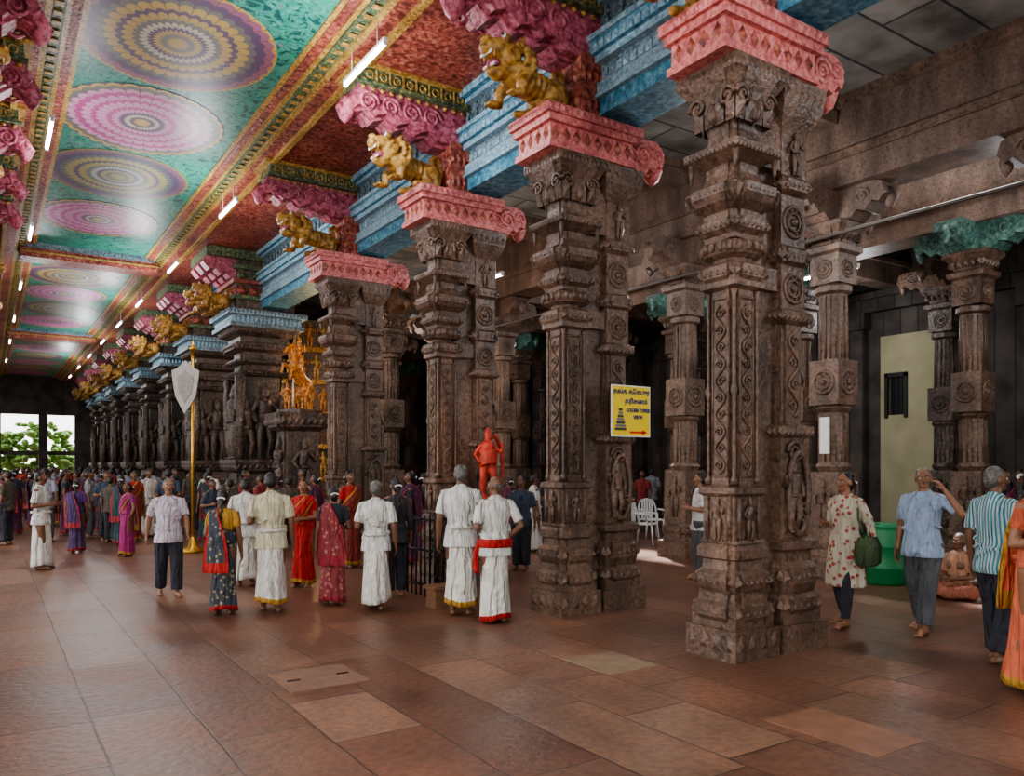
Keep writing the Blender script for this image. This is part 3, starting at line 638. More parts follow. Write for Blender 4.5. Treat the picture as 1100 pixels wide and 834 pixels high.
def chair(p,rz):
    m=MB()
    m.box((0,0,.43),(.46,.44,.03),0,.97)
    for sx in (-1,1):
        m.tube([(sx*.2,.2,.43),(sx*.25,.25,0)],[.025,.018],8)
        m.tube([(sx*.2,-.2,.43),(sx*.24,-.26,0)],[.025,.018],8)
        m.tube([(sx*.22,.21,.42),(sx*.26,.2,.64),(sx*.26,0,.66),(sx*.24,-.2,.66)],[.02,.022,.025,.02],8)
        m.tube([(sx*.21,-.2,.42),(sx*.22,-.27,.7),(sx*.16,-.3,.86)],[.022,.022,.02],8)
    m.tube([(-.16,-.3,.86),(0,-.32,.9),(.16,-.3,.86)],.022,8)
    for i in range(5): x=-.12+i*.06; m.box((x,-.265,.65),(.045,.012,.46))
    m.obj('white_plastic_chair',[simple('plastic_white',(.75,.76,.75),.35,var=.03)],p,rz)
chair(gp(693,584),math.radians(-150)); chair(gp(700,578),math.radians(160))
mb=MB()
x0,x1,y0,y1=4.72,5.2,9.0,9.9
for z in (.15,.6,1.0):
    mb.tube([(x0,y0,z),(x1,y0,z)],.016,6); mb.tube([(x0,y0,z),(x0,y1,z)],.016,6); mb.tube([(x1,y0,z),(x1,y1,z)],.016,6)
for i in range(6):
    x=x0+(x1-x0)*i/5; mb.tube([(x,y0,0),(x,y0,1.05)],.012,6)
for i in range(8):
    y=y0+(y1-y0)*i/7; mb.tube([(x0,y,0),(x0,y,1.05)],.012,6); mb.tube([(x1,y,0),(x1,y,1.05)],.012,6)
mb.obj('iron_railing',[M['iron']])
mb=MB(); mb.box((0,0,.11),(.3,.25,.22),0,.9); mb.box((0,0,.24),(.34,.29,.04)); mb.obj('wooden_donation_stool',[simple('wood_brown',(.18,.09,.045),.6)],gp(474,652))
M['vermil']=simple('vermilion_paint',(.36,.035,.02),.5,var=.4,scale=9,bump=.3)
M['orange']=carved('paint_orange_gold',(.16,.045,.01),(.42,.16,.03),(.70,.42,.11),14,.4,.6,.02)
m=MB(); deity(m,(0,0,0),(-.3,-1,0),1.0,0,1); m.box((0,0,-.04),(.4,.3,.08)); m.tube([(.15,.05,.1),(.3,.05,.3),(.28,.05,.7),(.15,.05,.9)],[.03,.03,.03,.04],8)
for i in range(7): m.torus((0,-.03,.45+.03*i),.12,.02,(0,.3,1),12,5)
inst('hanuman_statue',bake(m,'hanuman',M['vermil'],.012,2),(6.0,9.68,1.25))
mb=MB(); mb.loft([rring(0,0,z,h,h,1,.5) for z,h in ((0,.24),(.2,.24),(.25,.2),(.95,.2),(1.0,.24),(1.17,.24))]); mb.obj('statue_pedestal',[M['stoneD']],(6.0,9.68,0))
def horse(loc,rz,sc):
    m=MB()
    m.tube([(.35,0,.75),(.1,0,.95),(-.15,0,1.25)],[.20,.17,.18],12,0,True,True)
    m.tube([(-.15,0,1.3),(-.3,0,1.6),(-.35,0,1.78)],[.14,.10,.08],10,0,True,True)
    m.tube([(-.33,0,1.8),(-.50,0,1.72),(-.60,0,1.62)],[.09,.07,.045],10,0,True,True)
    for s in (-1,1):
        m.tube([(.36,s*.12,.7),(.2,s*.15,.42),(.42,s*.15,.22),(.36,s*.15,.0)],[.12,.07,.045,.05],8,0,True,True)
        m.tube([(-.2,s*.12,1.2),(-.48,s*.14,1.2+.1*s),(-.55,s*.14,.95+.1*s)],[.09,.05,.04],8,0,True,True)
        m.tube([(-.32,s*.06,1.86),(-.3,s*.08,1.98)],[.03,.01],6)
    for i in range(8): m.ell((-.14+.02*i-.16*i/8,0,1.35+.07*i),(.05,.03,.06),6,5)
    m.tube([(.5,0,.8),(.68,0,.8),(.75,0,.5),(.7,0,.25)],[.05,.06,.05,.02],8,0,True,True)
    deity(m,(.08,0,.95),(-1,0,0),1.2,0,1)
    for q in (-.3,.3): deity(m,(-.1,q,0),(-1,-.3,0),.8,0,1)
    me=bake(m,'rearing_horse',M['orange'],.018,1); e=empty('rearing_horse_statue',loc,rz,sc); inst('horse_and_rider',me,parent=e)
    q=MB(); q.box((.1,0,-.06),(1.1,.8,.12)); q.obj('plinth',[M['stoneD']],parent=e)
hp=wp(320,19.0); horse((hp.x,hp.y,3.03),.6,.82); OBST.append((hp.x,hp.y,.8))
mb=MB(); mb.loft([rring(0,0,z,h,h,k,.6) for z,h,k in ((0,.6,1),(.4,.6,1),(.45,.5,.9),(.8,.55,.9),(.9,.42,.9),(2.5,.42,.9),(2.6,.6,.9),(2.93,.65,1))]); petals(mb,0,0,2.65,.2,.62,.62,8,0,.05)
for o in ((0,-1,0),(-1,0,0)): deity(mb,V(o)*.42+V((0,0,.95)),o,1.4,0,1)
mb.obj('carved_pedestal',[M['stoneD']],(hp.x,hp.y,0))
sp=wp(350,24.5); e=empty('gilded_shrine',(sp.x-.3,sp.y,0),-TH*.6); OBST.append((sp.x,sp.y,2.2))
mb=MB(); mb.bx(-1.7,1.7,0,.8,0,1.2,1)
for i in range(5):
    w=1.6-.2*i; z=1.2+i*1.0; mb.bx(-w,w,.1,.7,z,z+.15,0); mb.bx(-w+.15,w-.15,.25,.7,z+.15,z+1.0,1)
    n=int(w*2/.42)
    for k in range(n+1): deity(mb,(-w+.2+(2*w-.4)*k/n,.22,z+.15),(0,-1,0),.78,0 if k%2 else 2,k)
    petals(mb,0,.4,z,.14,w,.32,14,2,.04)
mb.obj('tiers',[M['orange'],M['stoneD'],M['goldp']],parent=e)
bp_=wp(207,15.5); e=empty('temple_processional_fan',(bp_.x,bp_.y,0),-TH); OBST.append((bp_.x,bp_.y,.5))
mb=MB(); mb.tube([(0,0,0),(0,0,3.95)],.03,10,0); mb.lathe((0,0,3.95),[(0,.05),(.05,.07),(.1,.03),(.2,.01)],10,0); mb.lathe((0,0,0),[(0,.25),(.05,.25),(.1,.1),(.3,.05)],16,0)
prf=[(-.02,2.7),(.08,2.85),(.2,3.05),(.25,3.35),(.27,3.55),(.16,3.60),(0,3.75),(-.16,3.60),(-.27,3.55),(-.25,3.35),(-.2,3.05),(-.1,2.85)]
mb.prism([(x-.12,z) for x,z in prf],-.06,-.04,1); mb.prism([(x*.6-.12,(z-3.25)*.6+3.25) for x,z in prf],-.07,-.06,2)
mb.obj('fan_and_pole',[simple('brass',(.60,.36,.07),.35,.8),simple('fan_white',(.42,.41,.38)),simple('fan_grey',(.30,.29,.27))],parent=e)
mb=MB(); c=gp(342,729); mb.box((0,0,.006),(.62,.62,.012)); mb.box((-.2,0,.014),(.10,.02,.008),1); mb.box((.2,0,.014),(.10,.02,.008),1)
mb.obj('floor_hatch',[simple('hatch_stone',(.22,.12,.08),.6,var=.15,scale=8,bump=.3),M['iron']],(c.x,c.y,0),0)
c=gp(655,712); mb=MB(); mb.box((0,0,.002),(.56,.62,.004)); mb.obj('trim_floor_slab',[simple('pale_slab',(.27,.185,.12),.5,var=.18,scale=6,bump=.2)],(c.x,c.y,0))
c=gp(905,785); mb=MB(); mb.box((0,0,.002),(.50,.8,.004)); mb.obj('trim_floor_slab',[simple('orange_slab',(.28,.14,.085),.5,var=.18,scale=6,bump=.2)],(c.x,c.y,0))
mb=MB(); mb.box((0,0,0),(.02,.16,.55)); mb.obj('paper_notice',[M['white']],(10.56,7.35,2.15))
# ================================================================= people
ARM={'down':((.05,-.02,-.28),(.02,.05,-.25)),'bent':((.05,-.05,-.27),(-.05,.22,.03)),'swing_f':((.04,.09,-.26),(.0,.14,-.20)),'swing_b':((.05,-.12,-.25),(.03,-.04,-.25)),
 'hip':((.10,-.08,-.25),(-.12,.10,-.14)),'front':((.03,.02,-.27),(-.14,.2,-.02)),'back':((.06,-.1,-.25),(-.14,-.06,-.12)),'out':((.14,.03,-.24),(.1,.12,-.16)),'ear':((.22,.10,-.14),(-.16,.02,.24)),'pray':((.03,.06,-.26),(-.17,.16,.16))}
def person(name,pos,yaw,H,skin=0,kind='shirt_dhoti',top=None,bot=None,border=None,hair='short',hairmat='black',ra='down',la='down',stride=.0,turn=0,vox=.0085,belly=0,sash=None,seated=False,fem=False,parent=None,hem=.07,glasses=False):
    s=H/1.7; e=empty(name,pos,yaw,s)
    if parent: e.parent=parent
    skm=SK[skin]; dz=-.80 if seated else 0
    sw=.165 if fem else .19
    def U(x,y,z): return V((x,y,z+dz))
    b=MB()
    hips=[V((sx*.09,0,.9+dz)) for sx in (-1,1)]
    if seated:
        kn=[V((-.34,.22,.13)),V((.34,.22,.13))]; an=[V((.1,.36,.07)),V((-.1,.30,.09))]; toe=[V((.22,.36,.06)),V((-.22,.3,.06))]
    else:
        kn=[V((-.095,stride*.5+.03,.49)),V((.095,-stride*.35+.05,.49))]; an=[V((-.09,stride,.085)),V((.09,-stride*.9,.085+abs(stride)*.12))]
        toe=[V((-.11,stride+.17,.03)),V((.11,-stride*.9+.16,.03))]
    for i in range(2):
        b.tube([hips[i],(hips[i]+kn[i])/2,kn[i]],[.095,.08,.06],12,0,True,True); b.tube([kn[i],kn[i]*.6+an[i]*.4+V((0,-.012,0)),an[i]],[.058,.056,.036],12,0,True,True)
        h=an[i]+(V((0,-.04,-.045)) if not seated else V((0,0,0)))
        b.cap(h,.036,an[i]*.3+toe[i]*.7,.034,10); b.cap(an[i]*.3+toe[i]*.7,.034,toe[i],.024,10)
        d=(toe[i]-an[i]); d.z=0; d.normalize(); sd=V((d.y,-d.x,0))
        for k in range(5):
            q=toe[i]+sd*(k-2)*.017+V((0,0,-.008)); b.cap(q,.012,q+d*(.03-.004*abs(k-2)),.010,6)
    def ering(z,rx,ry,yo=0,n=24,x0=0): return [V((x0+rx*math.cos(2*math.pi*j/n),yo+ry*math.sin(2*math.pi*j/n),z+dz)) for j in range(n)]
    bw=.9 if fem else 1.0
    TR=[(.82,.13,.09,0),(.93,.168,.115,0),(1.06,.14*bw,.102,0.01),(1.2,.155*bw,.11,.005),(1.32,.175*bw,.108,-.005),(1.40,.15*bw,.085,-.01),(1.455,.07,.06,-.012)]
    b.loft([ering(*q) for q in TR],0,True)
    if fem:
        for sx in (-1,1): b.ell(U(sx*.07,.085,1.25),(.06,.05,.06),10,8)
    b.cap(U(0,-.012,1.40),.056,U(0,0,1.53),.048)
    R=Matrix.Rotation(math.radians(turn),4,'Z')
    def Hd(x,y,z):
        p=R@V((x,y,0)); return V((p.x,p.y,z+dz))
    R3=R.to_3x3()
    b.ell(Hd(0,-.005,1.61),(.072,.088,.090),16,12,0,R3); b.ell(Hd(0,.022,1.555),(.054,.060,.07),14,10,0,R3); b.ell(Hd(0,.06,1.515),(.03,.028,.025),10,8,0,R3)
    b.cap(Hd(0,.086,1.60),.011,Hd(0,.108,1.568),.015,8)
    for sx in (-1,1):
        b.ell(Hd(sx*.073,-.002,1.585),(.012,.022,.034),8,6,0,R3); b.ell(Hd(sx*.012,.094,1.562),(.011,.01,.009),6,5,0,R3); b.ell(Hd(sx*.034,.06,1.575),(.026,.022,.022),8,6,0,R3)
    b.cap(Hd(-.04,.077,1.622),.011,Hd(.04,.077,1.622),.011,8)
    sh={}
    for sx,pose in ((1,ra),(-1,la)):
        a=ARM[pose] if isinstance(pose,str) else pose
        p0=U(sx*sw,-.01,1.375); p1=p0+V((a[0][0]*sx,a[0][1],a[0][2])); p2=p1+V((a[1][0]*sx,a[1][1],a[1][2]))
        sh[sx]=(p0,p1,p2)
        b.tube([U(sx*.1,-.01,1.40),p0,(p0+p1)/2,p1],[.055,.056,.046,.038],12,0,True,True); b.tube([p1,p1*.65+p2*.35,p2],[.038,.038,.025],12,0,True,True)
        d=(p2-p1).normalized(); n=V((-sx,0,0)) if abs(d.x)<.8 else V((0,0,-1)); n=(n-d*n.dot(d)).normalized(); w=n.cross(d).normalized()
        if w.dot(V((0,1,.6)))<0: w=-w
        rot=Matrix((w,n,d)).transposed()
        b.ell(p2+d*.045,(.040,.019,.055),12,8,0,rot)
        for k,(o,l) in enumerate(((.031,.066),(.0105,.075),(-.0105,.07),(-.031,.054))):
            q0=p2+d*.075+w*o; q1=q0+(d*.92+n*.25+w*o*4).normalized()*l*.6; q2=q1+(d*.7+n*.7+w*o*3).normalized()*l*.6
            b.tube([q0,q1,q2],[.0095,.009,.0078],7,0,True,True)
        q0=p2+d*.02+w*.03; q1=q0+(w*.7+d*.7+n*.2).normalized()*.045; q2=q1+(d*.9+n*.3+w*.1).normalized()*.03
        b.tube([q0,q1,q2],[.014,.011,.009],7,0,True,True)
    inst('body',bake(b,'body',skm,vox,2),parent=e)
    f=MB()
    for sx in (-1,1):
        f.ell(Hd(sx*.031,.0755,1.600),(.0135,.009,.008),8,6,0,R3); f.ell(Hd(sx*.031,.0835,1.600),(.006,.003,.006),6,5,1,R3)
        f.tube([Hd(sx*.013,.086,1.622),Hd(sx*.032,.086,1.628),Hd(sx*.052,.073,1.62)],[.004,.005,.003],6,2)
    f.ell(Hd(0,.081,1.538),(.023,.010,.006),8,6,3,R3); f.ell(Hd(0,.079,1.529),(.019,.010,.006),8,6,3,R3)
    if not fem and hair!='bald' : f.ell(Hd(0,.087,1.549),(.027,.008,.006),8,6,2,R3)
    if fem: f.ell(Hd(0,.086,1.632),(.005,.003,.005),6,5,3,R3)
    if glasses:
        for sx in (-1,1): f.torus(Hd(sx*.033,.097,1.60),.021,.0022,R@V((0,1,0)),16,5,2); f.tube([Hd(sx*.054,.095,1.602),Hd(sx*.078,.0,1.60)],.002,5,2)
    f.obj('face',[M['eyew'],M['pup'],M[hairmat] ,M['lip']],parent=e)
    h=MB()
    if hair!='bald':
        h.ell(Hd(0,-.020,1.630),(.077,.084,.081),16,12,0,R3); h.ell(Hd(0,-.043,1.59),(.070,.062,.080),14,10,0,R3)
        if fem or hair in('bun','braid'):
            h.ell(Hd(0,-.06,1.55),(.056,.048,.06),12,8,0,R3)
            if hair=='bun': h.ell(Hd(0,-.115,1.565),(.045,.04,.045),12,8,0,R3)
            if hair=='braid':
                n=9
                for i in range(n): 
                    q=Hd(.008*(-1)**i,-.095-.012*min(i,4),1.53-.05*i); h.ell(q,(.026-.0015*i,.022-.001*i,.034),8,6)
    else:
        h.tube([Hd(.070,.0,1.60),Hd(.058,-.058,1.59),Hd(0,-.080,1.58),Hd(-.058,-.058,1.59),Hd(-.070,0,1.60)],[.012,.022,.026,.022,.012],10,0,True,True)
    inst('hair',bake(h,'hair',M[hairmat],.009,1),parent=e)
    if fem:
        g=MB()
        for i in range(9):
            a=math.pi*(.15+.7*i/8); g.ell(Hd(.055*math.cos(a),-.115-.012*math.sin(a),1.575+.03*math.sin(a)),(.012,.012,.012),6,5)
        g.obj('hair_flowers',[M['white']],parent=e)
    if kind!='none':
        g=MB(); mg=.015
        if kind=='sari': TT=[(1.15,.148*bw,.108,.005)]+[q for q in TR if q[0]>=1.2]
        elif kind=='kurta': TT=None
        else: TT=[(.78,.188,.140,.0),(.84,.183,.138,.0)]+TR[1:]
        if TT is not None:
            g.loft([ering(z,rx+mg+(belly*.3 if z<1.25 else 0),ry+mg+(belly if .8<z<1.25 else belly*.4 if z<.85 else 0),yo+(belly*.7 if z<1.25 else 0)) for z,rx,ry,yo in TT],0,True)
        else:
            g.loft([ering(z,rx,ry,yo) for z,rx,ry,yo in [(.44,.235,.17,0),(.6,.225,.165,0),(.85,.195,.145,0),(.95,.18,.135,0),(1.06,.15,.122,.01),(1.2,.165,.13,.01),(1.32,.175,.125,-.005),(1.40,.155,.1,-.01),(1.45,.075,.07,-.012)]],0,True)
            for sx in (-1,1): g.ell(U(sx*.07,.095,1.25),(.06,.05,.06),10,8)
        if kind=='sari':
            for sx in (-1,1): g.ell(U(sx*.07,.093,1.25),(.062,.052,.062),10,8)
        sl=.62 if kind=='sari' else (.8 if kind!='long' else 1)
        for sx in (-1,1):
            p0,p1,p2=sh[sx]; q=p0+(p1-p0)*sl
            g.tube([U(sx*.08,-.01,1.395),p0+V((-sx*.01,0,-.006)),p0*.5+q*.5,q],[.062,.066,.060,.062 if kind!='sari' else .05],14,0,True)
            if kind in('kurta','long'): g.tube([p0,p1,p1*.4+p2*.6],[.06,.05,.042],12,0,True)
        if kind in('shirt_dhoti','shirt_pants'):
            rr=random.Random(name+str(pos))
            for i in range(9):
                a0=rr.uniform(0,6.28); z0=rr.uniform(.86,1.2); L_=rr.uniform(.6,1.2); dz_=rr.uniform(-.1,.1)
                g.tube([U((.177+belly*.3)*math.cos(a0+L_*k/5),(.127+belly)*math.sin(a0+L_*k/5)+belly*.6,z0+dz_*k/5) for k in range(6)],[.006,.014,.019,.019,.014,.006],8)
        if kind!='sari':
            g.torus(U(0,-.005,1.452),.062,.014,(0,.25,1),18,7)
        inst('upper_garment',bake(g,'upper_garment',top,vox*1.3,4),parent=e)
        if kind!='sari' and not fem:
            g=MB()
            for i in range(6): g.ell(U(0,.126+belly*1.2-(.012 if i>3 else 0),.95+i*.085),(.006,.004,.006),6,4)
            g.torus(U(0,-.003,1.462),.060,.010,(0,.3,1),18,6); g.obj('collar_and_buttons',[top],parent=e)
    if seated:
        g=MB()
        for i in range(2): g.tube([hips[i],kn[i],an[i]*.8+kn[i]*.2],[.13,.10,.075],12,0,True,True)
        g.ell(V((0,.16,.09)),(.25,.2,.08),14,8); g.ell(V((0,0,.12)),(.2,.17,.12),14,8)
        inst('lower_garment',bake(g,'lower_garment',bot,vox*1.4,5),parent=e)
    elif kind in('shirt_pants','kurta','long'):
        g=MB(); f_=1 if kind!='kurta' else .78
        g.loft([ering(z,rx,ry,0) for z,rx,ry in [(.8,.17,.12),(.9,.185,.135),(1.0,.165,.12)]],0,True)
        for i in range(2): g.tube([hips[i]+V((0,0,.02)),kn[i],an[i]*.5+kn[i]*.5,an[i]+V((0,0,.015))],[.115*f_,.088*f_,.082*f_,.080*f_*(1 if f_==1 else .75)],14,0,True)
        inst('trousers',bake(g,'trousers',bot,vox*1.3,5),parent=e)
    elif kind in('shirt_dhoti','sari'):
        g=MB(); nz=16; n=72; rings=[]; ms=[]; rnd=random.Random(name+str(pos)); ph=[rnd.random()*6.28 for _ in range(4)]
        top_z=1.02
        for i in range(nz+1):
            t=i/nz; z=top_z+(hem-top_z)*t; rx=.168+.02*t-(.02*math.sin(t*3.1)); ry=.126+.035*t+abs(stride)*.75*t
            if t<.25: rx+=.012*math.sin(t/.25*3.14)
            r=[]
            for j in range(n):
                a=2*math.pi*j/n
                fr=math.exp(-((math.sin(a)-1)**2)*3)
                fo=1+(.25+.75*t)*(.055*math.sin(7*a+ph[0]+t*1.5)+.045*math.sin(11*a+ph[1]-t*2)+.05*fr*math.sin(26*a))+.015*math.sin(5*a+t*9+ph[2])
                r.append(V((rx*fo*math.cos(a),ry*fo*math.sin(a)+.01,z+.02*t*math.sin(2*a+ph[3]))))
            rings.append(r)
            if i<nz: ms.append(1 if (i>=nz-1 and border) else 0)
        g.loft(rings,0,True,True,ms)
        if sash is None: g.torus(V((0,.005,1.0)),.15,.022,(0,0,1),24,6)
        g.obj('dhoti' if kind!='sari' else 'sari_skirt',[bot,border or bot],parent=e)
        if sash:
            g=MB(); rr=[]
            for z,o in ((.88,.0),(.90,.012),(.95,.014),(.98,.0)): rr.append(ering(z,.198+o+belly*.3,.152+o+belly,belly*.5,30))
            g.loft(rr,0,True); g.tube([(-.2,.02,.92),(-.23,.03,.8),(-.24,.0,.66),(-.23,-.01,.6)],[.03,.035,.045,.03],8,0,True,True)
            g.obj('sash',[sash],parent=e)
        if kind=='sari':
            g=MB(); rr=[]
            for z,rx,ry in ((.93,.188,.14),(1.02,.172,.132),(1.1,.160,.126),(1.2,.168,.135)):
                r=[]
                for j in range(30):
                    a=2*math.pi*j/30; r.append(V((rx*math.cos(a),ry*math.sin(a)+.006,z+(-.0 if z<1.15 else -.07*math.cos(a)))))
                rr.append(r)
            g.loft(rr,0,True,False)
            path=[(.17,.04,1.0,.10),(.13,.13,1.08,.12),(.03,.165,1.19,.12),(-.06,.165,1.30,.10),(-.125,.10,1.41,.08),(-.14,.0,1.455,.08),(-.13,-.11,1.40,.09),(-.10,-.155,1.25,.13),(-.07,-.165,1.08,.16),(-.06,-.185,.9,.18),(-.06,-.195,.72,.19),(-.06,-.20,.58,.20)]
            vs=[];w=8
            for i,(x,y,z,q) in enumerate(path):
                p0=V((x,y,z)); pn=V(path[min(i+1,len(path)-1)][:3]); pp=V(path[max(0,i-1)][:3]); t=(pn-pp).normalized()
                cen=V((0,0,z if z<1.3 else 1.25)); nn=(p0-cen); nn=(nn-t*nn.dot(t)).normalized(); sd=t.cross(nn).normalized()
                for k in range(w+1):
                    c=(k/w-.5)*2; fold=.014*math.sin(k*2.2+i*.3)
                    off=-abs(c)**2*.045*(1 if i<6 else .6)
                    vs.append(p0+sd*q*c+nn*(fold+off+.012))
            fs=[(i*(w+1)+k,i*(w+1)+k+1,(i+1)*(w+1)+k+1,(i+1)*(w+1)+k) for i in range(len(path)-1) for k in range(w)]
            o=len(g.v); g.add(vs,[],0)
            for ff in fs:
                k=ff[0]%(w+1); g.f.append([o+x for x in ff]); g.m.append(1 if (k in(0,w-1) or ff[0]//(w+1)>=len(path)-2) else 0); g.s.append(True)
            ob=g.obj('sari_pallu',[bot,border or bot],parent=e,recalc=False); sm=ob.modifiers.new('s','SOLIDIFY'); sm.thickness=.008; ob.modifiers.new('q','SUBSURF').levels=1
    return e,sh,s
def place(u,v,a):
    p=gp(u,v); d=V((-p.x,-p.y)).normalized(); r=math.radians(a)
    x=d.x*math.cos(r)-d.y*math.sin(r); y=d.x*math.sin(r)+d.y*math.cos(r)
    return p,math.atan2(-x,y)
def P(name,u,vf,vh,a,**k):
    p,yaw=place(u,vf,a); H=(vf-vh)/(vf-500.0)*1.7; OBST.append((p.x,p.y,.45))
    return person(name,p,yaw,H,**k)
Wc=cloth((.66,.66,.63)); Wd=cloth((.70,.69,.64)); Cr=cloth((.60,.56,.40)); Rd=cloth((.46,.022,.02)); Mr=cloth((.34,.035,.05)); Dk=cloth((.03,.032,.045)); Gp=cloth((.09,.095,.105)); Go=cloth((.5,.28,.05))
P('man_in_white_shirt',181,640,515,8,kind='shirt_pants',top=cloth((.58,.53,.60)),bot=Dk,hairmat='grey',stride=.16,ra='swing_b',la='swing_f',belly=.02,skin=0)
P('woman_in_red_and_navy_sari',240,660,527,165,kind='sari',top=Go,bot=cloth((.05,.06,.08),'print',(.35,.3,.18)),border=Rd,fem=True,hair='braid',ra='down',la='bent',skin=1)
P('man_in_cream_shirt_and_dhoti',291,658,508,180,kind='shirt_dhoti',top=Cr,bot=Wd,border=Go,stride=.12,hem=.14,ra='down',la='bent',skin=1)
P('man_in_white_dhoti',264,630,514,175,kind='shirt_dhoti',top=Wc,bot=Wd,hem=.12,skin=1,vox=.01)
P('woman_in_red_sari',326,630,516,-20,kind='sari',top=Rd,bot=Rd,border=Go,fem=True,hair='bun',ra='bent',la='front',skin=0)
P('woman_in_maroon_sari',358,650,523,-170,kind='sari',top=Dk,bot=cloth((.28,.05,.06),'print',(.5,.2,.15)),border=Mr,fem=True,hair='bun',stride=.08,skin=1,ra='bent',la='down')
P('man_in_white_shirt_and_dhoti',404,655,517,172,kind='shirt_dhoti',top=Wc,bot=Wd,hairmat='grey',stride=.17,hem=.12,ra='down',la='bent',skin=1)
e,sh,s=P('woman_with_blue_bag',425,642,514,200,kind='long',top=cloth((.06,.05,.06)),bot=Dk,fem=True,hair='braid',skin=0,la='down')
def bag(par,p,c,sz,name='bag'):
    m=MB(); a,b,h=sz; m.box((p.x,p.y,p.z-h/2-.1),(a,b,h),0,.9); m.tube([(p.x,p.y-a*.25,p.z-.1),(p.x,p.y-a*.15,p.z+.02),(p.x,p.y+a*.15,p.z+.02),(p.x,p.y+a*.25,p.z-.1)],.008,6)
    m.obj(name,[c],parent=par)
bag(e,sh[-1][2]-V((0,0,.06)),cloth((.10,.28,.42)),(.12,.3,.32))
P('tall_man_in_white_dhoti',495,661,500,178,kind='shirt_dhoti',top=Wc,bot=Wd,border=Go,hairmat='grey',hem=.13,skin=1,ra='front',la='down',vox=.008)
P('man_with_red_sash',532,669,512,-160,kind='shirt_dhoti',top=Wc,bot=Wd,border=Rd,hair='bald',hairmat='grey',sash=Rd,hem=.05,skin=1,ra='hip',la='bent',turn=30,vox=.008)
P('man_in_all_white',44,612,507,75,kind='shirt_dhoti',top=Wc,bot=Wd,skin=1,ra='bent',la='bent')
P('woman_in_magenta_sari',137,598,519,-60,kind='sari',top=cloth((.30,.03,.2)),bot=cloth((.38,.035,.18)),border=Go,fem=True,hair='bun',skin=1,vox=.012,la='out')
P('woman_in_purple_sari',82,594,517,170,kind='sari',top=cloth((.1,.04,.2)),bot=cloth((.07,.04,.12)),border=Mr,fem=True,hair='braid',skin=1,vox=.012)
e,sh,s=P('woman_in_cream_kurta',908,672,508,-35,kind='kurta',top=cloth((.52,.47,.37),'print',(.38,.07,.05)),bot=Dk,fem=True,hair='bun',stride=.13,skin=0,ra='bent',la='swing_b',turn=-10,vox=.0075)
m=MB(); q=sh[-1][0]
m.tube([q+V((.02,0,.06)),V((-.2,.06,1.2)),V((-.24,0,.98))],.012,6); m.tube([q+V((.02,-.02,.06)),V((-.2,-.12,1.2)),V((-.24,-.1,.98))],.012,6)
m.loft([rring(-.25,-.04,z,a,b,.9,.6) for z,a,b in ((.68,.04,.12),(.72,.07,.16),(.9,.07,.17),(1.0,.03,.15))],0,True)
m.obj('shoulder_bag',[cloth((.07,.11,.05))],parent=e)
P('man_in_blue_shirt',992,678,503,-22,kind='shirt_pants',top=cloth((.34,.43,.58),'print',(.30,.39,.56)),bot=Gp,hairmat='grey',stride=.2,ra='down',la='ear',skin=0,belly=.035,turn=25,glasses=True,vox=.0075)
e,sh,s=P('man_in_striped_shirt',1070,712,502,140,kind='shirt_pants',top=cloth((.04,.24,.32),'stripe',(.48,.54,.54)),bot=Dk,hairmat='grey',stride=.10,ra='bent',la='down',skin=1,belly=.03,turn=-20,vox=.0075)
m=MB(); c=sh[1][2]+V((0,.12,.0)); m.lathe(c,[(0,.08),(.01,.13),(.02,.14),(.015,.1)],20,1)
for i in range(26):
    a=i*2.4; r=.02+.1*(i/26)**.5; m.ell(c+V((r*math.cos(a),r*math.sin(a),.03+.012*(i%4))),(.024,.024,.02),7,5,0)
m.obj('flower_garland_plate',[simple('marigold',(.85,.50,.03),.7,var=.3,scale=60),simple('steel',(.6,.6,.6),.25,.9)],parent=e)
P('woman_in_orange_sari',1116,745,497,60,kind='sari',top=cloth((.55,.12,.06)),bot=cloth((.68,.17,.09)),border=Go,fem=True,hair='braid',skin=0,ra='bent',la='bent',stride=.14,vox=.0075)
p,yaw=place(1030,642,-30); person('seated_elderly_woman',p,yaw,1.55,kind='shirt_dhoti',top=cloth((.45,.24,.15)),bot=cloth((.38,.13,.08)),seated=True,fem=True,hair='bun',hairmat='grey',ra='front',la='front',skin=1)
p,yaw=place(1052,628,20); person('seated_man',p,yaw,1.6,kind='shirt_dhoti',top=Wc,bot=Wd,seated=True,ra='front',la='front',skin=1,vox=.01)
P('man_behind_pillar',752,622,508,-90,kind='shirt_pants',top=Wc,bot=Gp,skin=0,ra='bent',la='bent',vox=.01)
def joined(fn):
    e,sh,s=fn(); obs=[o for o in bpy.data.objects if o.parent==e and o.type=='MESH']
    e.location=(0,0,0); e.rotation_euler=(0,0,0); e.scale=(1,1,1)
    for o in obs:
        o.modifiers.clear(); o.parent=None
    bpy.context.view_layer.update()
    for o in bpy.context.view_layer.objects: o.select_set(False)
    for o in obs: o.select_set(True)
    bpy.context.view_layer.objects.active=obs[0]; bpy.ops.object.join()
    me=obs[0].data; bpy.data.objects.remove(obs[0]); bpy.data.objects.remove(e); return me
Z=(0,0,0); vv=.017
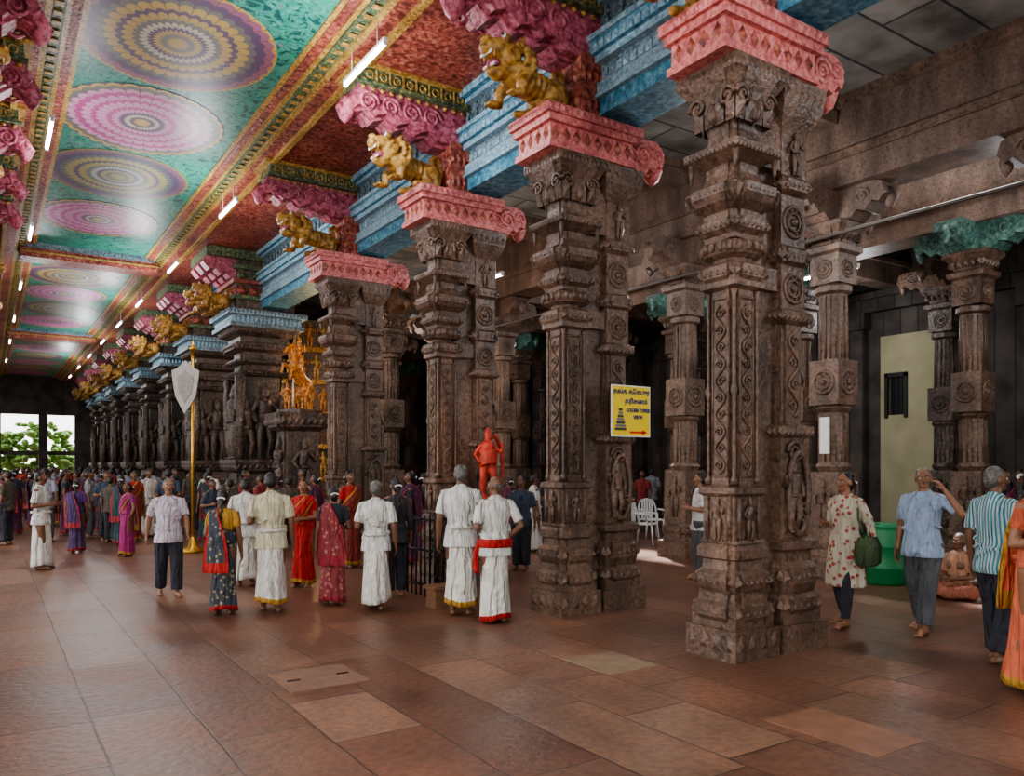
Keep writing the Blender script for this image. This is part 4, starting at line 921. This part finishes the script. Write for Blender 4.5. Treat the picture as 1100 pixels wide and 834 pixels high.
cm=[joined(lambda:person('c',Z,0,1.7,kind='shirt_pants',top=cloth((.27,.29,.34)),bot=Gp,vox=vv,skin=1)),
 joined(lambda:person('c',Z,0,1.7,kind='shirt_pants',top=cloth((.25,.035,.04)),bot=Dk,vox=vv,skin=1)),
 joined(lambda:person('c',Z,0,1.7,kind='shirt_pants',top=cloth((.05,.07,.11)),bot=Dk,vox=vv,ra='bent',skin=1)),
 joined(lambda:person('c',Z,0,1.7,kind='shirt_dhoti',top=Wc,bot=Wd,vox=vv,skin=1,la='bent')),
 joined(lambda:person('c',Z,0,1.7,kind='sari',top=Dk,bot=cloth((.03,.07,.08)),border=Mr,fem=True,hair='braid',vox=vv,skin=1)),
 joined(lambda:person('c',Z,0,1.7,kind='sari',top=Rd,bot=cloth((.26,.04,.03)),border=Go,fem=True,hair='bun',vox=vv,skin=1)),
 joined(lambda:person('c',Z,0,1.7,kind='sari',top=Dk,bot=cloth((.10,.025,.07)),border=Mr,fem=True,hair='bun',vox=vv,skin=1)),
 joined(lambda:person('c',Z,0,1.7,kind='shirt_pants',top=cloth((.09,.075,.06)),bot=Dk,vox=vv,skin=1))]
crowd=empty('crowd_of_worshippers')
rc=random.Random(3)
def far(x,y):
    for a,b,r in OBST:
        if (a-x)**2+(b-y)**2<r*r: return False
    OBST.append((x,y,.55)); return True
def put(x,y,fy=None):
    k=rc.randrange(8)
    if k==3 and rc.random()<.4: k=7
    inst('worshipper',cm[k],(x,y,0),rc.uniform(0,6.28) if fy is None else fy,crowd,rc.uniform(.84,.97))
n=0
while n<90:
    u=rc.uniform(-8,232); d=rc.uniform(16.5,38); q=wp(u,d)
    if q.x<4.75 and q.x>-.2 and far(q.x,q.y): put(q.x,q.y,rc.choice([0,0,math.pi,1.2,-1.2])+rc.uniform(-.5,.5)); n+=1
    else: n+=.05
for u,d in ((352,14.5),(338,15.8),(376,13.2),(440,13.6),(456,14.6),(412,15.2),(395,16),(560,12.8),(574,15.5),(590,16),(548,17),(668,16.5),(676,18),(690,21),(700,22),(662,20),(645,19),(310,16),(298,17),(246,14.3),(228,15.0),(1096,15),(1080,14.4),(730,21),(860,17),(870,19),(365,17),(382,18),(325,17.5),(280,16),(264,17)):
    q=wp(u,d)
    if q.x<17.2 and far(q.x,q.y): put(q.x,q.y)
# ================================================================= light
w=bpy.data.worlds.new('World'); S.world=w; w.use_nodes=True; bg=w.node_tree.nodes['Background']; bg.inputs[0].default_value=(1,.985,.96,1); bg.inputs[1].default_value=2.5
sun=bpy.data.lights.new('sun','SUN'); sun.energy=9; sun.angle=math.radians(3); so=bpy.data.objects.new('sun',sun); COL.objects.link(so)
dirv=V((-2.6,-3.5,-7.1)); so.rotation_euler=dirv.to_track_quat('-Z','Y').to_euler(); so.location=(13,15,12)
lamp('shrine_lamp',(6.6,17.0,4.4),45,.2,(1,.6,.3)); lamp('shrine_lamp',(7.6,20.5,4.2),90,.2,(1,.6,.3)); lamp('shrine_lamp',(8.4,14.8,3.6),40,.2,(1,.6,.3)); lamp('oil_lamp_glow',(5.3,9.2,2.2),8,.1,(1,.5,.2))
# ================================================================= camera
cam=bpy.data.cameras.new('camera'); co=bpy.data.objects.new('camera',cam); COL.objects.link(co)
co.location=(0,0,HC); co.rotation_euler=(math.pi/2,0,-TH); cam.sensor_width=36; cam.lens=F/1100*36; cam.shift_y=83/1100; cam.clip_start=.05; cam.clip_end=300
S.camera=co
S.view_settings.view_transform='AgX'
try: S.view_settings.look='AgX - Medium High Contrast'
except Exception: pass
S.view_settings.exposure=.45
print('POLYS',sum(len(m.polygons) for m in bpy.data.meshes))
